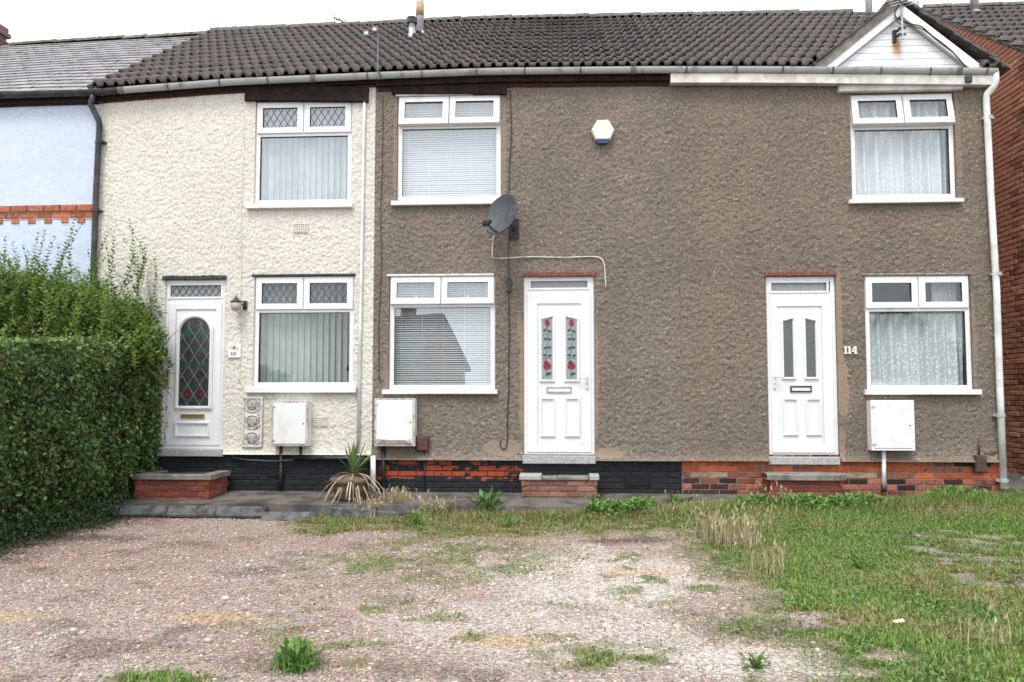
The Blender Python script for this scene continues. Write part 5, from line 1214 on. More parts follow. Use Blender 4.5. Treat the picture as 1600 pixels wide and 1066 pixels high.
# ------------------------------------------------------------------ apron, kerb
def ztrim(X): return 0.0
mb = MB(); nx_ = 90; xs_ = np.linspace(XL, XD + 0.06, nx_ + 1); fy = lambda x: -0.86 - 0.03 * math.sin(x * 2.1) - (0.02 * math.sin(x * 7.3))
vv = []
for x in xs_:
    for (yy, zz) in ((0.05, 0.055), (-0.4, 0.032 + 0.005 * math.sin(x * 3)), (fy(x), 0.002 + 0.006 * math.sin(x * 5)), (fy(x) - 0.015, -0.2)): vv.append((x, yy, zz))
pav = mb.add(vv, [(i * 4 + j, i * 4 + j + 1, i * 4 + j + 5, i * 4 + j + 4) for i in range(nx_) for j in range(3)]).build('pavement', M['asphalt'], kind='structure')
def kerb(pa, pb, y, tilt, dz, yaw=0.0, mat='kerb', wz=0.15):
    x0_, x1_ = G(pa, 795, -0.05).x, G(pb, 795, -0.05).x; L = x1_ - x0_; m = MB(); m.bbox(-L / 2, L / 2, -0.06, 0.07, -wz, 0.0, 0.02)
    m.v = [(x + random.uniform(-.008, .008), yy + random.uniform(-.006, .006), z + random.uniform(-.006, .006)) for x, yy, z in m.v]
    o = m.build('kerb_stone', M[mat], pav); o.location = ((x0_ + x1_) / 2, y, dz); o.rotation_euler = (R(tilt), R(random.uniform(-1, 1)), R(yaw)); return o
for pa, pb, y, ti, dz, yw in ((191, 267, -0.95, -32, -0.02, 0), (268, 343, -0.95, -34, -0.02, 1), (344, 424, -0.95, -30, -0.025, -1), (421, 505, -1.03, -48, -0.085, 5), (526, 592, -0.94, -8, -0.02, 0), (120, 189, -0.95, -32, -0.02, 0), (594, 660, -0.95, -5, -0.05, 1)): kerb(pa, pb, y, ti, dz, yw)
MB().add([(XD + 0.02, -0.7, -0.02), (XW, -0.7, -0.02), (XW, 0.8, 0.14), (XD + 0.02, 0.8, 0.14), (XW, 9, 0.2), (XD + 0.02, 9, 0.2)], [(0, 1, 2, 3), (3, 2, 4, 5)]).build('path', M['asphalt'], kind='structure')
# ------------------------------------------------------------------ ground with its own colours
def gz_(X, Y):
    X = np.asarray(X, float); Y = np.asarray(Y, float)
    near = sstep(-3.2, -0.75, Y) * (1 - sstep(-0.3, -0.12, Y)); b = -0.135 + near * (sstep(-1.2, 2.4, X) * 0.135 + sstep(3.4, 4.8, X) * 0.045)
    b = np.where(Y > -0.84, np.where(X < 1.6, -0.1, b), b); return b + 0.03 * (fbm(X * 0.7 + 5, Y * 0.7 + 3, 40) - 0.5) + 0.014 * (fbm(X * 4, Y * 4, 41) - 0.5)
LAWN = [(1065, 776), (1060, 830), (1105, 878), (1215, 935), (1150, 985), (1260, 1000), (1330, 1080), (1400, 1300), (2500, 1300), (2300, 776)]
LW = np.array([(G(a, b).x, G(a, b).y) for a, b in LAWN]); LW[0] = (G(1065, 785).x, -0.2); LW[-1] = (12, -0.2)
def inside(P, X, Y):
    c = np.zeros(X.shape, bool); n = len(P)
    for i in range(n):
        x0, y0 = P[i]; x1, y1 = P[(i + 1) % n]
        cr = ((y0 > Y) != (y1 > Y)) & (X < (x1 - x0) * (Y - y0) / (y1 - y0 + 1e-12) + x0); c ^= cr
    return c
def gblob(X, Y, px, py, rx, ry=None, s=1.0):
    c = G(px, py); ry = ry or rx; d = np.sqrt(((X - c.x) / rx) ** 2 + ((Y - c.y) / ry) ** 2); return s * (1 - sstep(0.4, 1.15, d + 0.7 * (fbm(X * 3.5, Y * 3.5, 60) - 0.5)))
BARE = [(1440, 843, .45, .3), (1545, 880, .6, .35), (1590, 905, .5, .45), (1490, 860, .4, .2), (1560, 850, .3, .2), (1260, 968, .3, .2), (1340, 1020, .3, .22), (1000, 846, .6, .22)]
def masks(X, Y):
    """grass cover 0-1, dryness 0-1"""
    wx = X + 0.5 * (fbm(X * 1.6, Y * 1.6, 50) - 0.5); wy = Y + 0.6 * (fbm(X * 1.6, Y * 1.6, 51) - 0.5)
    lawn = np.zeros_like(wx)
    for k in range(9):
        r_ = 0.0 if k == 0 else 0.16 + 0.2 * (k % 2); lawn += inside(LW, wx + r_ * math.cos(k * 2.4), wy + r_ * math.sin(k * 2.4)) / 9
    lawn = np.where(lawn > 0.98, 1.0, lawn * (0.35 + 0.65 * sstep(0.35, 0.6, fbm(X * 7, Y * 7, 57))))
    bare = np.zeros_like(X, dtype=float)
    for a, b, r1, r2 in BARE: bare = np.maximum(bare, gblob(X, Y, a, b, r1 * 1.25, r2 * 1.3))
    bare = bare * sstep(0.44, 0.56, fbm(X * 4.5, Y * 7.5, 58, 5))
    lawn *= 1 - bare
    stripL, stripR = G(460, 800).x, G(1080, 800).x
    ys = -0.95 - 1.1 * sstep(stripL - 0.4, stripL + 1.0, X) + 1.3 * (fbm(X * 1.5, Y * 1.5, 52, 5) - 0.5)
    strip = sstep(stripL - 0.3, stripL + 0.4, X) * (1 - sstep(stripR, stripR + 0.5, X)) * sstep(-0.3, 0.25, Y - ys) * (Y < -0.8); strip *= 0.3 + 0.7 * np.maximum(sstep(0.38, 0.58, fbm(X * 6, Y * 6, 64)), sstep(-1.5, -1.25, Y))
    pat = sstep(0.56, 0.66, fbm(X * 1.9 + 9, Y * 1.9, 53)) * sstep(-3.4, -1.0, X) * 0.6
    pat2 = sstep(0.57, 0.64, fbm(X * 5.5, Y * 5.5, 54)) * 0.6
    sp = gblob(X, Y, 700, 870, 1.3, 1.1, 0.7); sp = np.maximum(sp, gblob(X, Y, 500, 905, 0.5, .4, 0.2)); sp = np.maximum(sp, gblob(X, Y, 960, 1022, 0.42, 0.26, 1.5)); sp = np.maximum(sp, gblob(X, Y, 1020, 925, 0.35, 0.35, 0.75)); sp = np.maximum(sp, gblob(X, Y, 260, 1058, 0.4, 0.14, 1.4))
    sp = np.maximum(sp, gblob(X, Y, 240, 805, 0.5, 0.12, 0.45)); sp = np.maximum(sp, gblob(X, Y, 400, 808, 0.4, 0.1, 0.5)); sp = np.maximum(sp, gblob(X, Y, 1285, 1000, 0.3, 0.25, 0.8))
    sp = sp * sstep(0.36, 0.6, fbm(X * 6, Y * 6, 55))
    cover = np.clip(np.maximum.reduce([lawn, strip * 0.95, sp * 0.62, np.minimum(pat, pat2) * 0.75]), 0, 1)
    dry = np.clip(sstep(0.46, 0.72, fbm(X * 1.7, Y * 1.7, 56, 5)) * 0.75 + strip * 0.45 + (1 - lawn) * 0.2, 0, 1)
    dry = np.maximum(dry, gblob(X, Y, 630, 812, 0.9, 0.35, 0.95)); dry = np.maximum(dry, gblob(X, Y, 1500, 820, 1.0, 0.4, 0.8)); dry = np.maximum(dry, gblob(X, Y, 1330, 965, 0.6, 0.3, 0.8)); dry = np.maximum(dry, gblob(X, Y, 1130, 900, 0.5, 0.3, 0.7))
    return cover, dry, bare
def ground_cols(X, Y):
    pink = arr(0.295, 0.232, 0.203); grey = arr(0.32, 0.28, 0.25); white = arr(0.50, 0.475, 0.435); sand = arr(0.40, 0.29, 0.18); soil = arr(0.10, 0.078, 0.06); turf = arr(0.085, 0.125, 0.032); straw = arr(0.22, 0.19, 0.095)
    def mixl(a, b, f): return a * (1 - f[..., None]) + b * f[..., None]
    c = np.broadcast_to(pink, X.shape + (3,)).copy()
    c = mixl(c, grey, sstep(0.35, 0.7, fbm(X * 0.9, Y * 0.9, 61)) * 0.8); c = mixl(c, soil, sstep(0.58, 0.74, fbm(X * 2.6, Y * 2.6, 62)) * 0.55)
    c = mixl(c, white, np.maximum(gblob(X, Y, 930, 895, 1.1, 1.3, .8), gblob(X, Y, 830, 970, 1.3, 0.8, .5))); c = mixl(c, white, gblob(X, Y, 1180, 1030, 0.6, 0.35, .8))
    c = mixl(c, sand, np.maximum.reduce([gblob(X, Y, 780, 995, .38, .16, .9), gblob(X, Y, 330, 962, .4, .16, .8), gblob(X, Y, 1000, 890, .5, .2, .5), gblob(X, Y, 20, 960, .3, .2, .6)]))
    c = mixl(c, soil, np.maximum.reduce([gblob(X, Y, 1200, 980, .5, .25, .75), gblob(X, Y, 990, 846, .5, .14, .9), gblob(X, Y, 100, 838, .9, .2, .7), gblob(X, Y, 440, 1030, .4, .2, .5)]))
    cover, dry, bare = masks(X, Y)
    c = mixl(c, turf, np.clip(cover * 1.3, 0, 1) * (1 - 0.5 * dry)); c = mixl(c, straw, np.clip(cover * 1.2, 0, 1) * dry * 0.6)
    b2 = np.maximum.reduce([gblob(X, Y, a, b, r1 * .8, r2 * .7) for a, b, r1, r2 in BARE[:5]])
    blk = sstep(0.44, 0.54, fbm(X * 4, Y * 4, 66)); b2 = b2 * bare; c = mixl(c, grey * 0.8, b2 * (1 - blk) * .8); c = mixl(c, soil * 0.5, b2 * blk)
    k = sstep(-1.1, -0.9, Y) * sstep(-5.4, -5.0, X) * (1 - sstep(-1.9, -1.5, X)); c = mixl(c, arr(0.09, 0.085, 0.03), k * .7)
    return c
gx = np.concatenate([[-160, -60, -25, -14, -11], np.arange(-8.6, 8.61, 0.036), [10, 14, 25, 60, 160]]); gy = np.concatenate([[-160, -90, -50, -30, -20, -14, -11], np.arange(-8.6, 0.02, 0.036), [4, 10, 30, 90]])
GX, GYY = np.meshgrid(gx, gy); GZ = gz_(GX, GYY); GZ = np.where(np.abs(GX) > 9, -0.12, GZ); cover0, dry0, _ = masks(GX, GYY)
GC = ground_cols(GX, GYY); nyy, nxx = GX.shape; ii, jj = np.meshgrid(np.arange(nyy - 1), np.arange(nxx - 1), indexing='ij'); a = (ii * nxx + jj).ravel()
me = npmesh('ground', np.stack([GX, GYY, GZ], -1).reshape(-1, 3), np.stack([a, a + 1, a + nxx + 1, a + nxx], -1), M['ground'], GC.reshape(-1, 3), True)
link('ground', me, kind='structure')
# loose stones
t5 = (1 + 5 ** 0.5) / 2; ico = arr(*[(-1, t5, 0), (1, t5, 0), (-1, -t5, 0), (1, -t5, 0), (0, -1, t5), (0, 1, t5), (0, -1, -t5), (0, 1, -t5), (t5, 0, -1), (t5, 0, 1), (-t5, 0, -1), (-t5, 0, 1)]).reshape(-1, 3) / 1.9
icf = [(0, 11, 5), (0, 5, 1), (0, 1, 7), (0, 7, 10), (0, 10, 11), (1, 5, 9), (5, 11, 4), (11, 10, 2), (10, 7, 6), (7, 1, 8), (3, 9, 4), (3, 4, 2), (3, 2, 6), (3, 6, 8), (3, 8, 9), (4, 9, 5), (2, 4, 11), (6, 2, 10), (8, 6, 7), (9, 8, 1)]
def randrot(m):
    q = rng.normal(size=(m, 4)); q /= np.linalg.norm(q, axis=1, keepdims=True); w_, x, y, z = q.T
    return np.stack([np.stack([1 - 2 * (y * y + z * z), 2 * (x * y - z * w_), 2 * (x * z + y * w_)], -1), np.stack([2 * (x * y + z * w_), 1 - 2 * (x * x + z * z), 2 * (y * z - x * w_)], -1), np.stack([2 * (x * z - y * w_), 2 * (y * z + x * w_), 1 - 2 * (x * x + y * y)], -1)], 1)
def in_view(X, Y, mg=60):
    q = np.stack([X - CAM.x, Y - CAM.y, np.full_like(X, -0.12 - CAM.z)], -1); dd = q @ np.array(FWD); sx_ = 800 + FPX * (q @ np.array(RGT)) / dd; sy_ = 533 - FPX * (q @ np.array(UPV)) / dd
    return (dd > 1) & (sx_ > -mg * 4) & (sx_ < 1600 + mg * 4) & (sy_ < 1066 + mg * 2)
NS = 230000
X = rng.uniform(-6.6, 6.5, NS); Y = -0.95 - 7.0 * rng.random(NS) ** 1.0; ok = in_view(X, Y); X, Y = X[ok], Y[ok]
cv, dr_, ba = masks(X, Y); k = (rng.random(len(X)) > np.clip(cv * 1.15 + 0.7 * ba * (X > 2.5), 0, 0.985)) & ~((X < -4.9) & (Y > -3)) & (rng.random(len(X)) < sstep(0.05, 0.5, fbm(X * 1.4, Y * 1.4, 70)) + 0.3)
X, Y = X[k][:62000], Y[k][:62000]; m = len(X); base = ground_cols(X, Y)
size = np.exp(rng.normal(math.log(0.0062), 0.38, m)); size = np.clip(size, 0.0035, 0.026)
pal = arr(*[(1.16, 1.0, 0.96), (0.9, 0.9, 0.95), (1.6, 1.58, 1.54), (1.12, 0.97, 0.8), (0.66, 0.57, 0.55), (0.98, 0.84, 0.78), (1.32, 1.18, 1.02)]).reshape(-1, 3)
sc_ = base * 0.75 + arr(0.33, 0.29, 0.26) * 0.3; sc_ = sc_ * pal[rng.choice(7, m, p=[.24, .2, .1, .14, .12, .12, .08])] * rng.uniform(0.75, 1.25, (m, 1))
sz3 = size[:, None] * np.stack([rng.uniform(.8, 1.5, m), rng.uniform(.8, 1.2, m), rng.uniform(.45, .8, m)], -1)
tilt = randrot(m); az = rng.uniform(0, 6.28, m); RZ = np.zeros((m, 3, 3)); RZ[:, 0, 0] = np.cos(az); RZ[:, 0, 1] = -np.sin(az); RZ[:, 1, 0] = np.sin(az); RZ[:, 1, 1] = np.cos(az); RZ[:, 2, 2] = 1
Z = gz_(X, Y) + size * 0.22
jv = []
V, F, C = scatter(ico, icf, np.stack([X, Y, Z], -1), RZ, sz3, np.clip(sc_, 0.02, 0.8)); V += rng.normal(size=V.shape) * np.repeat(size, 12)[:, None] * 0.12
link('gravel', npmesh('gravel', V, F, M['stone'], C), kind='stuff', label='loose pink and white gravel stones scattered over the front yard', cat='gravel')
# ------------------------------------------------------------------ grass
BV = arr(*[(-0.5, 0, 0), (0.5, 0, 0), (-0.38, 0.12, 0.5), (0.38, 0.12, 0.5), (0, 0.42, 0.95)]).reshape(-1, 3); BF = [(0, 1, 3), (0, 3, 2), (2, 3, 4)]
NG = 900000
X = rng.uniform(-6, 7.5, NG); Y = -0.26 - 7.6 * rng.random(NG); ok = in_view(X, Y); X, Y = X[ok], Y[ok]
cv, dr_, ba = masks(X, Y); edge = (Y > -0.86 + 0.14 * sstep(1.2, 2.9, X) + 0.45 * sstep(3.3, 4.6, X) + 0.16 * (fbm(X * 5, Y * 0 + 2, 59) - 0.5))
k = rng.random(len(X)) < np.clip(cv, 0, 1) ** 1.2 * (0.55 + 0.45 * (Y > -5)); k &= ~edge; X, Y, dr_ = X[k], Y[k], dr_[k]; m = len(X)
tall = np.exp(-((Y + 0.98 - 0.12 * sstep(1.2, 2.9, X) - 0.3 * sstep(3.3, 4.6, X)) / 0.36) ** 2) * sstep(-2.4, -0.8, X)
sparse = cv[k] < 0.7
h = rng.uniform(0.016, 0.05, m) * np.where(sparse, 0.55, 1.0) * (0.7 + 0.7 * fbm(X * 2, Y * 2, 80)) + tall * rng.uniform(0.0, 0.12, m) * (0.75 + 0.35 * sstep(0.3, 2.2, X)); wd = rng.uniform(0.003, 0.0062, m) * (1 + 0.4 * (rng.random(m) < 0.12))
az = rng.uniform(0, 6.28, m); RZ = np.zeros((m, 3, 3)); RZ[:, 0, 0] = np.cos(az); RZ[:, 0, 1] = -np.sin(az); RZ[:, 1, 0] = np.sin(az); RZ[:, 1, 1] = np.cos(az); RZ[:, 2, 2] = 1
lean = rng.uniform(0.3, 1.9, m)
S = np.stack([wd * 2, h * lean, h], -1)
green = arr(0.125, 0.235, 0.045); green2 = arr(0.25, 0.35, 0.095); straw = arr(0.37, 0.29, 0.15)
q = rng.random(m)[:, None]; col = green * (1 - q) + green2 * q; isdry = (rng.random(m) < dr_ * 0.7 + 0.05 + 0.16 * sparse)[:, None]; col = np.where(isdry, straw * rng.uniform(.6, 1.2, (m, 1)), col * rng.uniform(.65, 1.25, (m, 1)) * (0.75 + 0.5 * fbm(X * 1.1, Y * 1.1, 83)[:, None]))
V, F, C = scatter(BV, BF, np.stack([X, Y, gz_(X, Y) - 0.004], -1), RZ, S, col)
link('grass', npmesh('grass', V, F, M['blade'], C), kind='stuff', label='patchy green and straw coloured grass growing through the gravel', cat='grass')
# clover and low broad leaves in the lawn
X = rng.uniform(-3, 7, 80000); Y = -0.9 - 6.5 * rng.random(80000); ok = in_view(X, Y); X, Y = X[ok], Y[ok]; cv, dr_, ba = masks(X, Y)
k = rng.random(len(X)) < np.clip(cv * 1.3, 0, 1) * (0.25 + sstep(0.42, 0.6, fbm(X * 2.4, Y * 2.4, 90))) * 0.85; X, Y = X[k], Y[k]; m = len(X)
d_ = np.stack([rng.normal(size=m), rng.normal(size=m), rng.uniform(-.1, .5, m)], -1); nn = np.stack([rng.normal(size=m) * .4, rng.normal(size=m) * .4, np.ones(m)], -1)
V, F, C = scatter(LEAF_V, LEAF_F, np.stack([X, Y, gz_(X, Y) + rng.uniform(0.01, 0.045, m)], -1), frames(d_, nn), rng.uniform(0.014, 0.036, m), arr(0.12, 0.205, 0.06) * rng.uniform(.6, 1.4, (m, 1)))
link('clover', npmesh('clover', V, F, M['leaf'], C), kind='stuff', label='clover and low broad leaved weeds spread through the lawn', cat='ground cover')
n = 16000; X = rng.uniform(-1.1, 6.6, n); off_ = 0.14 * sstep(1.2, 2.9, X) + 0.5 * sstep(3.3, 4.6, X); Y = -0.9 + off_ - np.abs(rng.normal(size=n)) * 0.16
cl = sstep(0.44, 0.62, fbm(X * 2.3, Y * 1.2 + 4, 95, 4)) * (0.35 + 0.65 * sstep(-0.8, 0.2, X)); k = rng.random(n) < cl; X, Y, cl = X[k], Y[k], cl[k]; n = len(X)
d_ = np.stack([rng.normal(size=n), rng.normal(size=n), rng.uniform(.1, 1.3, n)], -1); nn = np.stack([rng.normal(size=n) * .5, rng.normal(size=n) * .5 - .3, np.ones(n)], -1)
V, F, C = scatter(arr(*LEAF_V).reshape(-1, 3) * (0.8, 1, 1), LEAF_F, np.stack([X, Y, gz_(X, Y) + rng.random(n) ** 1.3 * 0.15 * cl], -1), frames(d_, nn), rng.uniform(0.03, 0.085, n), arr(0.11, 0.21, 0.045) * rng.uniform(.55, 1.5, (n, 1)))
link('undergrowth', npmesh('undergrowth', V, F, M['leaf'], C), kind='stuff', label='broad leaved weeds growing thickly along the edge of the worn apron', cat='undergrowth')
# ------------------------------------------------------------------ single weeds
def weed(px, py, kind, label, n, L, z=None, name='weed', Y=None):
    p = G(px, py) if Y is None else U(px, py, Y); zz = float(gz_(p.x, p.y)) if z is None else z
    t = thing(name, label, 'weed', (p.x, p.y, zz)); c0 = np.array([p.x, p.y, zz])
    az = rng.uniform(0, 6.28, n)
    if kind == 'leafy':
        el = rng.uniform(0.15, 1.3, n); d_ = np.stack([np.cos(az) * np.cos(el), np.sin(az) * np.cos(el), np.sin(el)], -1); s = rng.uniform(.5, 1, n) * L
        pos = c0 + d_ * (rng.uniform(0, 0.9, n) * L)[:, None]; dd = d_ + rng.normal(size=(n, 3)) * .35; col = arr(0.10, 0.20, 0.04) * rng.uniform(.6, 1.5, (n, 1))
        V, F, C = scatter(arr(*LEAF_V).reshape(-1, 3) * (0.8, 1, 1), LEAF_F, pos, frames(dd, np.tile(arr(0, 0, 1), (n, 1)) + rng.normal(size=(n, 3)) * .3), s * 0.55, col)
        link('foliage', npmesh('foliage', V, F, M['leaf'], C), t)
        st = MB(); 
        for i in range(7): a_ = rng.uniform(0, 6.28); st.tube([tuple(c0), tuple(c0 + arr(math.cos(a_) * .4, math.sin(a_) * .4, .7) * L)], [0.003, 0.0015], 4)
        st.build('stalk', M['stalk'], t)
    else:
        h_ = rng.uniform(0.35, 1, n) * L; ln_ = rng.uniform(.2, 2.0, n); col = (arr(0.44, 0.36, 0.22) if kind == 'dry' else arr(0.20, 0.26, 0.08) if kind == 'mixed' else arr(0.11, 0.21, 0.045)) * rng.uniform(.6, 1.3, (n, 1))
        if kind == 'mixed': col = np.where(rng.random((n, 1)) < 0.45, arr(0.42, 0.34, 0.2) * rng.uniform(.7, 1.2, (n, 1)), col)
        pos = c0 + np.stack([rng.normal(size=n) * (L * .24 + .03), rng.normal(size=n) * (L * .24 + .03), np.zeros(n)], -1); RZ = np.zeros((n, 3, 3)); RZ[:, 0, 0] = np.cos(az); RZ[:, 0, 1] = -np.sin(az); RZ[:, 1, 0] = np.sin(az); RZ[:, 1, 1] = np.cos(az); RZ[:, 2, 2] = 1
        V, F, C = scatter(BV, BF, pos, RZ, np.stack([rng.uniform(.004, .009, n), h_ * ln_, h_], -1), col); link('foliage', npmesh('foliage', V, F, M['blade'], C), t)
        if kind in ('dry', 'mixed'):      # seed heads
            k_ = n // 3; tip = pos[:k_] + np.einsum('mij,mj->mi', RZ[:k_], np.stack([np.zeros(k_), h_[:k_] * ln_[:k_] * .42, h_[:k_] * .95], -1)); d_ = np.stack([rng.normal(size=k_) * .3, rng.normal(size=k_) * .3, np.ones(k_)], -1)
            V, F, C = scatter(arr(*LEAF_V).reshape(-1, 3) * (.6, 1, 2), LEAF_F, tip - d_ * 0.02, frames(d_, rng.normal(size=(k_, 3))), rng.uniform(.04, .07, k_), arr(0.5, 0.42, 0.27) * rng.uniform(.7, 1.2, (k_, 1))); link('seed_heads', npmesh('seed_heads', V, F, M['blade'], C), t, kind='stuff')
    return t
weed(465, 1040, 'green', 'bright green grass tuft alone on the gravel', 300, 0.12, name='grass_tuft')
weed(462, 1040, 'leafy', 'broad leaves inside the lone tuft on the gravel', 150, 0.13)
weed(1132, 850, 'dry', 'tall pale dry grass clump near the bare brick plinth', 190, 0.38, name='grass_tuft')
weed(1165, 856, 'dry', 'straw coloured grass clump beside the tallest dry clump', 110, 0.27, name='grass_tuft')
weed(1183, 842, 'mixed', 'half green seeding grass clump before the rounded step', 80, 0.3, name='grass_tuft')
weed(1220, 815, 'mixed', 'green seeding grass in front of the rounded step', 70, 0.32, name='grass_tuft')
weed(1190, 897, 'dry', 'sprawling bleached grass clump alone in the lawn', 60, 0.3, name='grass_tuft')
weed(1063, 795, 'dry', 'dry seed stalks where the black plinth meets bare brick', 30, 0.3, name='grass_tuft')
weed(745, 766, 'leafy', 'low leafy weed rooted at the foot of the black plinth', 60, 0.16, 0.04)
weed(762, 805, 'leafy', 'bright green leafy weed on the grass edge before the rose door step', 160, 0.24)
weed(650, 822, 'leafy', 'small leafy weed in dry grass near the potted yucca', 70, 0.17)
weed(795, 823, 'leafy', 'flat leafy weed in the grass strip before the rose door', 60, 0.13)
weed(930, 800, 'leafy', 'leafy weed beside the rose door step', 90, 0.18)
weed(1060, 805, 'leafy', 'broad leafy weed before the join of black and bare plinth', 120, 0.22)
weed(1110, 768, 'leafy', 'small weed at the foot of the pale spalled bricks', 50, 0.12, 0.04)
weed(1185, 768, 'leafy', 'weed tucked beside the rounded concrete step', 70, 0.16, 0.04)
weed(1480, 785, 'leafy', 'leafy weed patch at the bare brick plinth below the brown box', 260, 0.34)
weed(1545, 782, 'mixed', 'long grass round the foot of the white downpipe', 160, 0.34, name='grass_tuft')
weed(1420, 785, 'mixed', 'long grass below the white meter pipe', 120, 0.3, name='grass_tuft')
weed(1300, 790, 'green', 'green grass tuft beside the rounded step', 120, 0.22, name='grass_tuft')
weed(620, 800, 'dry', 'straw coloured grass clump hanging over the loose kerb stone', 380, 0.27, name='grass_tuft')
weed(575, 806, 'dry', 'dry grass clump in front of the potted yucca', 320, 0.22, name='grass_tuft')
weed(680, 808, 'mixed', 'dry and green grass clump before the flaking plinth', 340, 0.24, name='grass_tuft')
weed(1180, 1043, 'leafy', 'small dark weed at the lower gravel edge of the lawn', 80, 0.09)
weed(1560, 1010, 'mixed', 'seeding grass clump at the near lawn corner', 40, 0.22, name='grass_tuft')
weed(1340, 890, 'leafy', 'low leafy weed in the middle of the lawn', 70, 0.12)
weed(447, 768, 'leafy', 'tiny weed by the black gas pipe', 14, 0.08, 0.04)
weed(495, 766, 'leafy', 'tiny weed between gas pipe and yucca pot', 16, 0.08, 0.04)
p = G(1404, 977); o = MB().add([(-.03, -.02, .02), (.03, -.025, .03), (.035, .02, .035), (-.025, .025, .02), (-.03, -.02, .016), (.03, -.025, .026), (.035, .02, .031), (-.025, .025, .016)], [(0, 1, 2, 3), (7, 6, 5, 4), (0, 4, 5, 1), (1, 5, 6, 2), (2, 6, 7, 3), (3, 7, 4, 0)]).build('litter', M['litter']); o.location = (p.x, p.y, float(gz_(p.x, p.y)) + 0.02); props(o, 'scrap of tan card lying on the near lawn', 'litter')
p = G(677, 939); o = MB().add([(-.018, -.01, .004), (.018, -.012, .012), (.02, .012, .008), (-.014, .015, .004), (0, 0, .02)], [(0, 1, 4), (1, 2, 4), (2, 3, 4), (3, 0, 4), (3, 2, 1, 0)]).build('litter', M['red_glass']); o.location = (p.x, p.y, float(gz_(p.x, p.y)) + 0.012); props(o, 'tiny crumpled red scrap on the gravel', 'litter')
p = G(352, 935); o = MB().add(list(map(tuple, ico * .03)), icf).build('stone', M['litter']); o.location = (p.x, p.y, float(gz_(p.x, p.y)) + 0.012); o.scale = (1, .8, .6); props(o, 'single larger buff stone on the pink gravel', 'stone')
# ------------------------------------------------------------------ potted yucca
pc = U(548, 775, -0.5); pc.z = 0.02; t = thing('potted_yucca', 'yucca with drooping dead leaves in a round stone pot', 'potted plant', tuple(pc))
MB().lathe(tuple(pc), [(0.165, 0.0), (0.185, 0.02), (0.215, 0.15), (0.222, 0.2), (0.245, 0.205), (0.25, 0.25), (0.235, 0.262), (0.20, 0.255), (0.19, 0.22), (0.02, 0.215)], 24).build('pot', M['pot'], t, smooth=True)
top = pc + Vector((0.03, 0, 0.31)); MB().tube([pc + Vector((0.03, 0, 0.2)), top], [0.035, 0.04], 8).build('stem', M['bark'], t)
def strap(p0, d, L, wd, droop, mat, nm, n=7):
    d = Vector(d).normalized(); s = d.cross(Vector((0, 0, 1))).normalized(); vv = []; p = Vector(p0); v = d.copy()
    for i in range(n + 1):
        q = i / n; w_ = wd * (0.7 + 0.9 * q) * (1 - q) ** 0.6 + 0.0006; nz = v.cross(s).normalized()
        vv += [p - s * w_, p + nz * w_ * 0.35, p + s * w_]; p = p + v * (L / n); v = (v + Vector((0, 0, -droop / n))).normalized()
        if p.z < pc.z + 0.012: p.z = pc.z + 0.012
    MB().add(vv, [(i * 3 + j, i * 3 + j + 1, i * 3 + j + 4, i * 3 + j + 3) for i in range(n) for j in (0, 1)]).build(nm, M[mat], t, smooth=True)
for i in range(30):
    a_ = i * 2.4; el = R(random.uniform(38, 86)); strap(top, (math.cos(a_) * math.cos(el), math.sin(a_) * math.cos(el), math.sin(el)), random.uniform(0.30, 0.46), 0.014, random.uniform(0, 0.25), 'yucca', 'leaf')
for i in range(46):
    a_ = random.uniform(0, 6.28) if i > 24 else random.uniform(math.pi * 0.9, math.pi * 2.05); el = R(random.uniform(-25, 25)); strap(top - Vector((0, 0, random.uniform(0.0, 0.06))), (math.cos(a_) * math.cos(el), math.sin(a_) * math.cos(el), math.sin(el)), random.uniform(0.38, 0.66), 0.009, random.uniform(0.9, 2.6), 'dead_leaf', 'dead_leaf')
# ------------------------------------------------------------------ hedge, privet, ivy
def leaves(pos, outw, size, col, spread=0.7):
    n = len(pos); nn = outw + rng.normal(size=(n, 3)) * spread; d_ = np.cross(nn, rng.normal(size=(n, 3))) + np.array([0, 0, 0.15]); return scatter(LEAF_V, LEAF_F, pos, frames(d_, nn), size, col)
HX = -5.08
def hedge_shape(n, depth):
    # face towards the yard (+X), top, and end near the wall
    areas = np.array([4.6 * 2.1, 4.6 * 1.3, 1.3 * 2.1]); w_ = areas / areas.sum(); f = rng.choice(3, n, p=w_)
    y = rng.uniform(-4.7, -0.10, n); z = rng.uniform(-0.12, 2.0, n); x = rng.uniform(-6.4, HX, n); o = np.zeros((n, 3))
    topz = 2.02 + 0.085 * y
    x = np.where(f == 0, HX, x); z = np.where(f == 1, topz, np.minimum(z, topz)); y = np.where(f == 2, -0.12, y)
    o[f == 0] = (1, 0, 0.25); o[f == 1] = (0, 0, 1); o[f == 2] = (0, 1, 0)
    low = np.clip((0.7 - z) / 0.8, 0, 1); x = x - np.where(f == 0, low * 0.26, 0)
    bul = (fbm(y * 1.8 + 7, z * 1.8, 100) - 0.5) * 0.34 + (fbm(y * 5, z * 5, 101) - 0.5) * 0.30; x = x + np.where(f == 0, bul, 0); z = z + np.where(f == 1, (fbm(x * 2, y * 2, 102) - 0.5) * 0.16, 0)
    dp = depth * rng.random(n) ** 1.3; pos = np.stack([x, y, z], -1) - o * dp[:, None]
    # rounded shoulder
    sh = np.clip((z - topz + 0.18) / 0.18, 0, 1) * (f == 0); pos[:, 0] -= sh * 0.08
    return pos, o, dp, z, f
hedge = thing('hedge', 'dense trimmed green hedge along the edge of the gravel yard', 'hedge', (-5.7, -2.4, -0.1))
n = 50000; pos, o, dp, z, f = hedge_shape(n, 0.30)
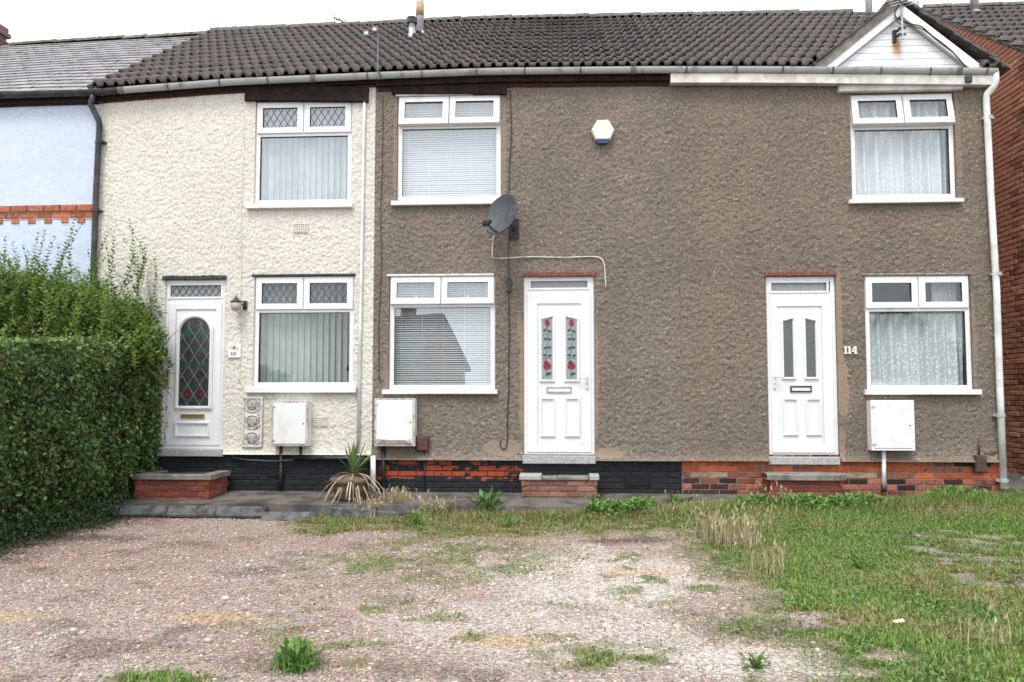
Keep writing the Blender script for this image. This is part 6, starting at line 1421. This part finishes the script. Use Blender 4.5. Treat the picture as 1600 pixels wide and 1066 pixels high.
hue = fbm(pos[:, 1] * 1.2, pos[:, 2] * 1.2, 105)[:, None]; g1, g2, g3 = arr(0.032, 0.074, 0.018), arr(0.105, 0.185, 0.044), arr(0.21, 0.30, 0.082)
q = rng.random((n, 1)); col = g1 * (1 - q) + g2 * q; col = np.where((rng.random((n, 1)) < 0.10), g3, col); topm = (f == 1)[:, None]; col = np.where(topm & (rng.random((n, 1)) < 0.6), g3 * rng.uniform(.8, 1.2, (n, 1)), col); col = np.where((rng.random((n, 1)) < 0.035) | ((pos[:, 1:2] > -1.6) & (pos[:, 2:3] > 1.2) & (rng.random((n, 1)) < 0.10)), arr(0.12, 0.065, 0.045), col) * (0.7 + 0.6 * hue)  # top leaves coloured paler, light from above put into their tint
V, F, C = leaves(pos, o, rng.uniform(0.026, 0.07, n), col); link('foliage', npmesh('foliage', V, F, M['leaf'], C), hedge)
tw = MB()
for i in range(420):
    y = rng.uniform(-4.6, -0.2); z = rng.uniform(0, 1.6); a_ = arr(HX - 0.55, y, z); b_ = a_ + arr(rng.uniform(.25, .45), rng.normal() * .16, rng.uniform(.1, .4)); tw.tube([tuple(a_), tuple((a_ + b_) / 2 + rng.normal(size=3) * .03), tuple(b_)], [0.006, 0.004, 0.002], 4, False)
tw.build('twigs', M['bark'], hedge)
mb = MB(); mb.box(-6.35, HX - 0.44, -4.7, -0.3, -0.1, 1.50); mb.build('shade_core', simple('hedge core shade colour', (0.035, 0.05, 0.02), 0.9, (0.05, 0.04, 0.025), 12, bump=1, bscale=30), hedge)  # solid dark core added inside the leaves, hedge shade put into its colour
# wild privet behind
shrub = thing('privet_bush', 'tall unclipped privet bush with long shoots before the pale blue wall', 'bush', (-6.2, -0.7, 0))
def privet_top(x): return np.interp(x, [-8, -7.2, -6.6, -6.1, -5.75, -5.4, -5.1], [2.9, 2.85, 2.82, 2.7, 2.6, 2.45, 2.1])
n = 30000; x = rng.uniform(-8, -5.02, n); tz = privet_top(x) + (fbm(x * 3, x * 0 + 2, 120) - .5) * .5; fr = rng.random(n); z = 1.7 + (tz - 0.06 - 1.7) * fr ** 0.8; y = -0.12 - rng.random(n) * (1.15 - 0.55 * fr)
k = (rng.random(n) < 1 - 0.5 * fr ** 2) & (z > 1.5); pos = np.stack([x, y, z], -1)[k]; n = len(pos); q = rng.random((n, 1)); col = arr(0.06, 0.12, 0.024) * (1 - q) + arr(0.20, 0.30, 0.065) * q; col *= 0.75 + 0.5 * fbm(pos[:, 0] * 2.5, pos[:, 2] * 2.5, 121)[:, None]
Vs, Fs, Cs = [], [], []; off = 0
V, F, C = leaves(pos, np.tile(arr(0.1, -0.5, 0.8), (n, 1)), rng.uniform(0.035, 0.068, n), col); Vs.append(V); Fs.append(F); Cs.append(C); off += len(V)
stems = MB()
def shoot(b, tip, ls, tint, sp=0.032):
    b = np.array(b, float); tip = np.array(tip, float); L = np.linalg.norm(tip - b); bend = arr(rng.normal() * .10, rng.normal() * .06, 0); k_ = max(4, int(L / sp)); ts = np.linspace(0.05, 1, k_)
    cur = lambda t_: b + (tip - b) * t_ + bend * 4 * t_ * (1 - t_)
    stems.tube([tuple(cur(t_)) for t_ in np.linspace(0, 1, 6)], [0.0045, 0.004, 0.0035, 0.003, 0.002, 0.0012], 4, False)
    P, D, Nn, S_ = [], [], [], []
    for i, t_ in enumerate(ts):
        az = (i % 2) * math.pi / 2 + rng.normal() * .35
        for s in (0, math.pi):
            dv = arr(math.cos(az + s), math.sin(az + s), 0.75 + rng.normal() * .2); P.append(cur(t_)); D.append(dv); Nn.append(arr(-dv[0] * .6, -dv[1] * .6, 1)); S_.append(ls * (1.05 - 0.5 * t_) * rng.uniform(.8, 1.15))
    P, D, Nn, S_ = map(np.array, (P, D, Nn, S_)); return scatter(LEAF_V, LEAF_F, P, frames(D, Nn), S_, arr(*tint) * rng.uniform(.7, 1.3, (len(P), 1)))
tips = [(60, 366), (20, 380), (8, 372), (36, 385), (92, 384), (104, 390), (116, 345), (70, 362), (128, 352), (108, 366), (172, 360), (178, 372), (202, 345), (205, 360), (193, 375), (165, 385), (226, 384), (228, 408), (241, 402), (214, 398), (150, 395), (45, 395), (85, 372), (136, 392), (186, 392)]
for px_, py_ in tips:
    yy = rng.uniform(-0.75, -0.2); tp = U(px_, py_, yy); bs = tp + Vector((rng.normal() * .10 - 0.06, rng.normal() * .08, -rng.uniform(.6, .95)))
    V, F, C = shoot(bs, tp, 0.080, (0.13, 0.225, 0.05), 0.042); Vs.append(V); Fs.append(F + off); Cs.append(C); off += len(V)
for i in range(560):
    xx = rng.uniform(-7.8, -5.2); tz_ = float(privet_top(xx)) + rng.uniform(-.5, .18); yy = rng.uniform(-1.1, -0.15); tp = arr(xx, yy, tz_); bs = tp + arr(rng.normal() * .24, rng.normal() * .16 + .05, -rng.uniform(.4, .8))
    V, F, C = shoot(bs, tp, 0.086, (0.20, 0.32, 0.06) if rng.random() < .6 else (0.10, 0.19, 0.04), 0.042); Vs.append(V); Fs.append(F + off); Cs.append(C); off += len(V)
link('foliage', npmesh('foliage', np.vstack(Vs), np.vstack(Fs), M['leaf'], np.vstack(Cs)), shrub)
for i in range(60): b_ = arr(rng.uniform(-7.6, -5.3), rng.uniform(-.9, -.2), 0.0); stems.tube([tuple(b_), tuple(b_ + arr(rng.normal() * .1, rng.normal() * .08, 1.1)), tuple(b_ + arr(rng.normal() * .25, rng.normal() * .15, 2.2))], [0.014, 0.01, 0.005], 5, False)
stems.build('shoots', M['stalk'], shrub)
# ivy climbing by the arched door, and along the foot of the hedge
ivy = thing('climbing_ivy', 'ivy climbing the cream wall beside the arched glass door', 'climber', U(240, 560, -0.05)); stems = MB(); Vs, Fs, Cs = [], [], []; off = 0
for pts in ([(232, 560), (236, 520), (238, 470), (240, 407)], [(212, 520), (214, 460), (222, 420), (232, 385)], [(246, 545), (262, 535), (278, 517)], [(226, 560), (240, 500), (243, 480)], [(240, 600), (262, 575), (268, 569)], [(236, 640), (246, 610)], [(205, 500), (205, 440), (206, 400)]):
    for a_, b_ in zip(pts[:-1], pts[1:]):
        yy = -0.05 if b_[0] < 244 else -0.18; V, F, C = shoot(U(*a_, -0.06), U(*b_, yy), 0.038, (0.07, 0.12, 0.03), 0.045); Vs.append(V); Fs.append(F + off); Cs.append(C); off += len(V)
n = 2600; px_ = rng.normal(239, 9, n); py_ = rng.uniform(465, 700, n); k = rng.random(n) < sstep(455, 560, py_) * 0.8 + 0.12; px_, py_ = px_[k], py_[k]; n = len(px_)
pos = np.array([tuple(U(a, b, -0.03 - 0.15 * rng.random())) for a, b in zip(px_, py_)]); V, F, C = leaves(pos, np.tile(arr(0.5, -0.8, 0.3), (n, 1)), rng.uniform(.025, .045, n), arr(0.065, 0.12, 0.028) * rng.uniform(.6, 1.4, (n, 1))); Vs.append(V); Fs.append(F + off); Cs.append(C)
link('foliage', npmesh('foliage', np.vstack(Vs), np.vstack(Fs), M['leaf'], np.vstack(Cs)), ivy); stems.build('stems', M['bark'], ivy)
n = 9000; y = rng.uniform(-4.6, -0.55, n); x = HX - 0.30 + np.abs(rng.normal(size=n)) * 0.19 + 0.05 * np.sin(y * 3); z = gz_(x, y) + rng.random(n) ** 2 * 0.28 * np.clip(1.2 - (x - HX + .3) / .5, 0.1, 1)
pos = np.stack([x, y, z], -1); V, F, C = leaves(pos, np.tile(arr(.4, -.2, .9), (n, 1)), rng.uniform(.024, .044, n), arr(0.045, 0.085, 0.028) * rng.uniform(.5, 1.5, (n, 1))); link('ground_ivy', npmesh('ground_ivy', V, F, M['leaf'], C), kind='stuff', label='dark ivy creeping along the foot of the trimmed hedge', cat='ground cover')
n = 900; y = rng.uniform(-3.6, -0.95, n); x = HX - 0.02 + rng.normal(size=n) * .16 ; x = x + sstep(-1.6, -0.9, y) * rng.random(n) * 0.7; d_ = rng.normal(size=(n, 3)); V, F, C = scatter(LEAF_V, LEAF_F, np.stack([x, y, gz_(x, y) + .012], -1), frames(d_ * (1, 1, .15), np.tile(arr(0, 0, 1), (n, 1)) + rng.normal(size=(n, 3)) * .2), rng.uniform(.02, .04, n), arr(0.17, 0.075, 0.035) * rng.uniform(.5, 1.5, (n, 1)))
link('fallen_leaves', npmesh('fallen_leaves', V, F, M['leaf'], C), kind='stuff', label='brown fallen leaves on the gravel below the hedge', cat='leaves')
# ------------------------------------------------------------------ houses and trees across the road, seen mirrored in the panes
def mirror(px, py, Y):
    d = ray(px, py); s = (0.03 - CAM.y) / d.y; p = CAM + d * s; d2 = Vector((d.x, -d.y, d.z)); return p + d2 * ((Y - p.y) / d2.y)
YO = -42.0; a = mirror(560, 600, YO); rl = mirror(612, 492, YO); apx = mirror(694, 490, YO); ev = mirror(728, 572, YO); wl = mirror(718, 600, YO)
oh = thing('house', 'dark gabled house across the road mirrored in the downstairs venetian blind window', 'house', (apx.x, YO - 3, 0))
hx = ev.x - apx.x; fz = 0.45; hw_ = hx / fz; rd = Vector((-0.89, -0.45, 0)); pd = Vector((0.45, -0.89, 0)); A0 = Vector((apx.x, YO, 0)); Lr = 5.2
def op(l, w_, z): q = A0 + rd * l + pd * w_; return (q.x, q.y, z)
er = ev.z; vs_ = [op(l, w_, z) for l in (0.25, Lr) for w_, z in ((-hw_ + .3, -0.1), (hw_ - .3, -0.1), (hw_ - .3, er), (0, apx.z - .15), (-hw_ + .3, er))]
MB().add(vs_, [(0, 1, 2, 3, 4), (9, 8, 7, 6, 5)] + [(i_, i_ + 5, (i_ + 1) % 5 + 5, (i_ + 1) % 5) for i_ in range(5)]).build('wall', M['brick_mix'], oh)
for sg in (-1, 1):
    a_, b_, c_, d_ = op(0, 0, apx.z), op(0, sg * hw_, er - .1), op(Lr + .2, sg * hw_, er - .1), op(Lr + .2, 0, apx.z); dn = lambda q: (q[0], q[1], q[2] - .18)
    MB().add([a_, b_, c_, d_, dn(a_), dn(b_), dn(c_), dn(d_)], [(0, 1, 2, 3), (4, 7, 6, 5), (0, 4, 5, 1), (1, 5, 6, 2), (2, 6, 7, 3)]).build('roof', M['tile'], oh)
q = op(2.9, 0, apx.z); MB().box(q[0] - .45, q[0] + .45, q[1] - .4, q[1] + .4, apx.z - .4, apx.z + .9).build('chimney', M['brick_stack'], oh)
def mtree(px, h, yy, r, label):
    b = mirror(px, 600, yy); t = thing('tree', label, 'tree', (b.x, yy, -0.1)); MB().tube([(b.x, yy, -.2), (b.x + .1, yy, h * .5), (b.x, yy, h * .8)], [.22, .16, .06], 8).build('trunk', M['bark'], t)
    n = 2500; q = rng.normal(size=(n, 3)); q /= np.linalg.norm(q, axis=1, keepdims=True); rr_ = r * (0.55 + 0.5 * rng.random(n)) * (0.7 + .6 * fbm(q[:, 0] * 3 + 5, q[:, 2] * 3 + 5, 7)); pos = arr(b.x, yy, h - r) + q * rr_[:, None]
    V, F, C = leaves(pos, q, rng.uniform(.25, .45, n), arr(.05, .085, .03) * rng.uniform(.6, 1.4, (n, 1))); link('crown', npmesh('crown', V, F, M['leaf'], C), t)
mtree(1400, 5.6, -34, 1.9, 'tree across the road mirrored in the lace curtain window'); mtree(1455, 4.6, -38, 2.0, 'smaller tree across the road mirrored beside the taller one')
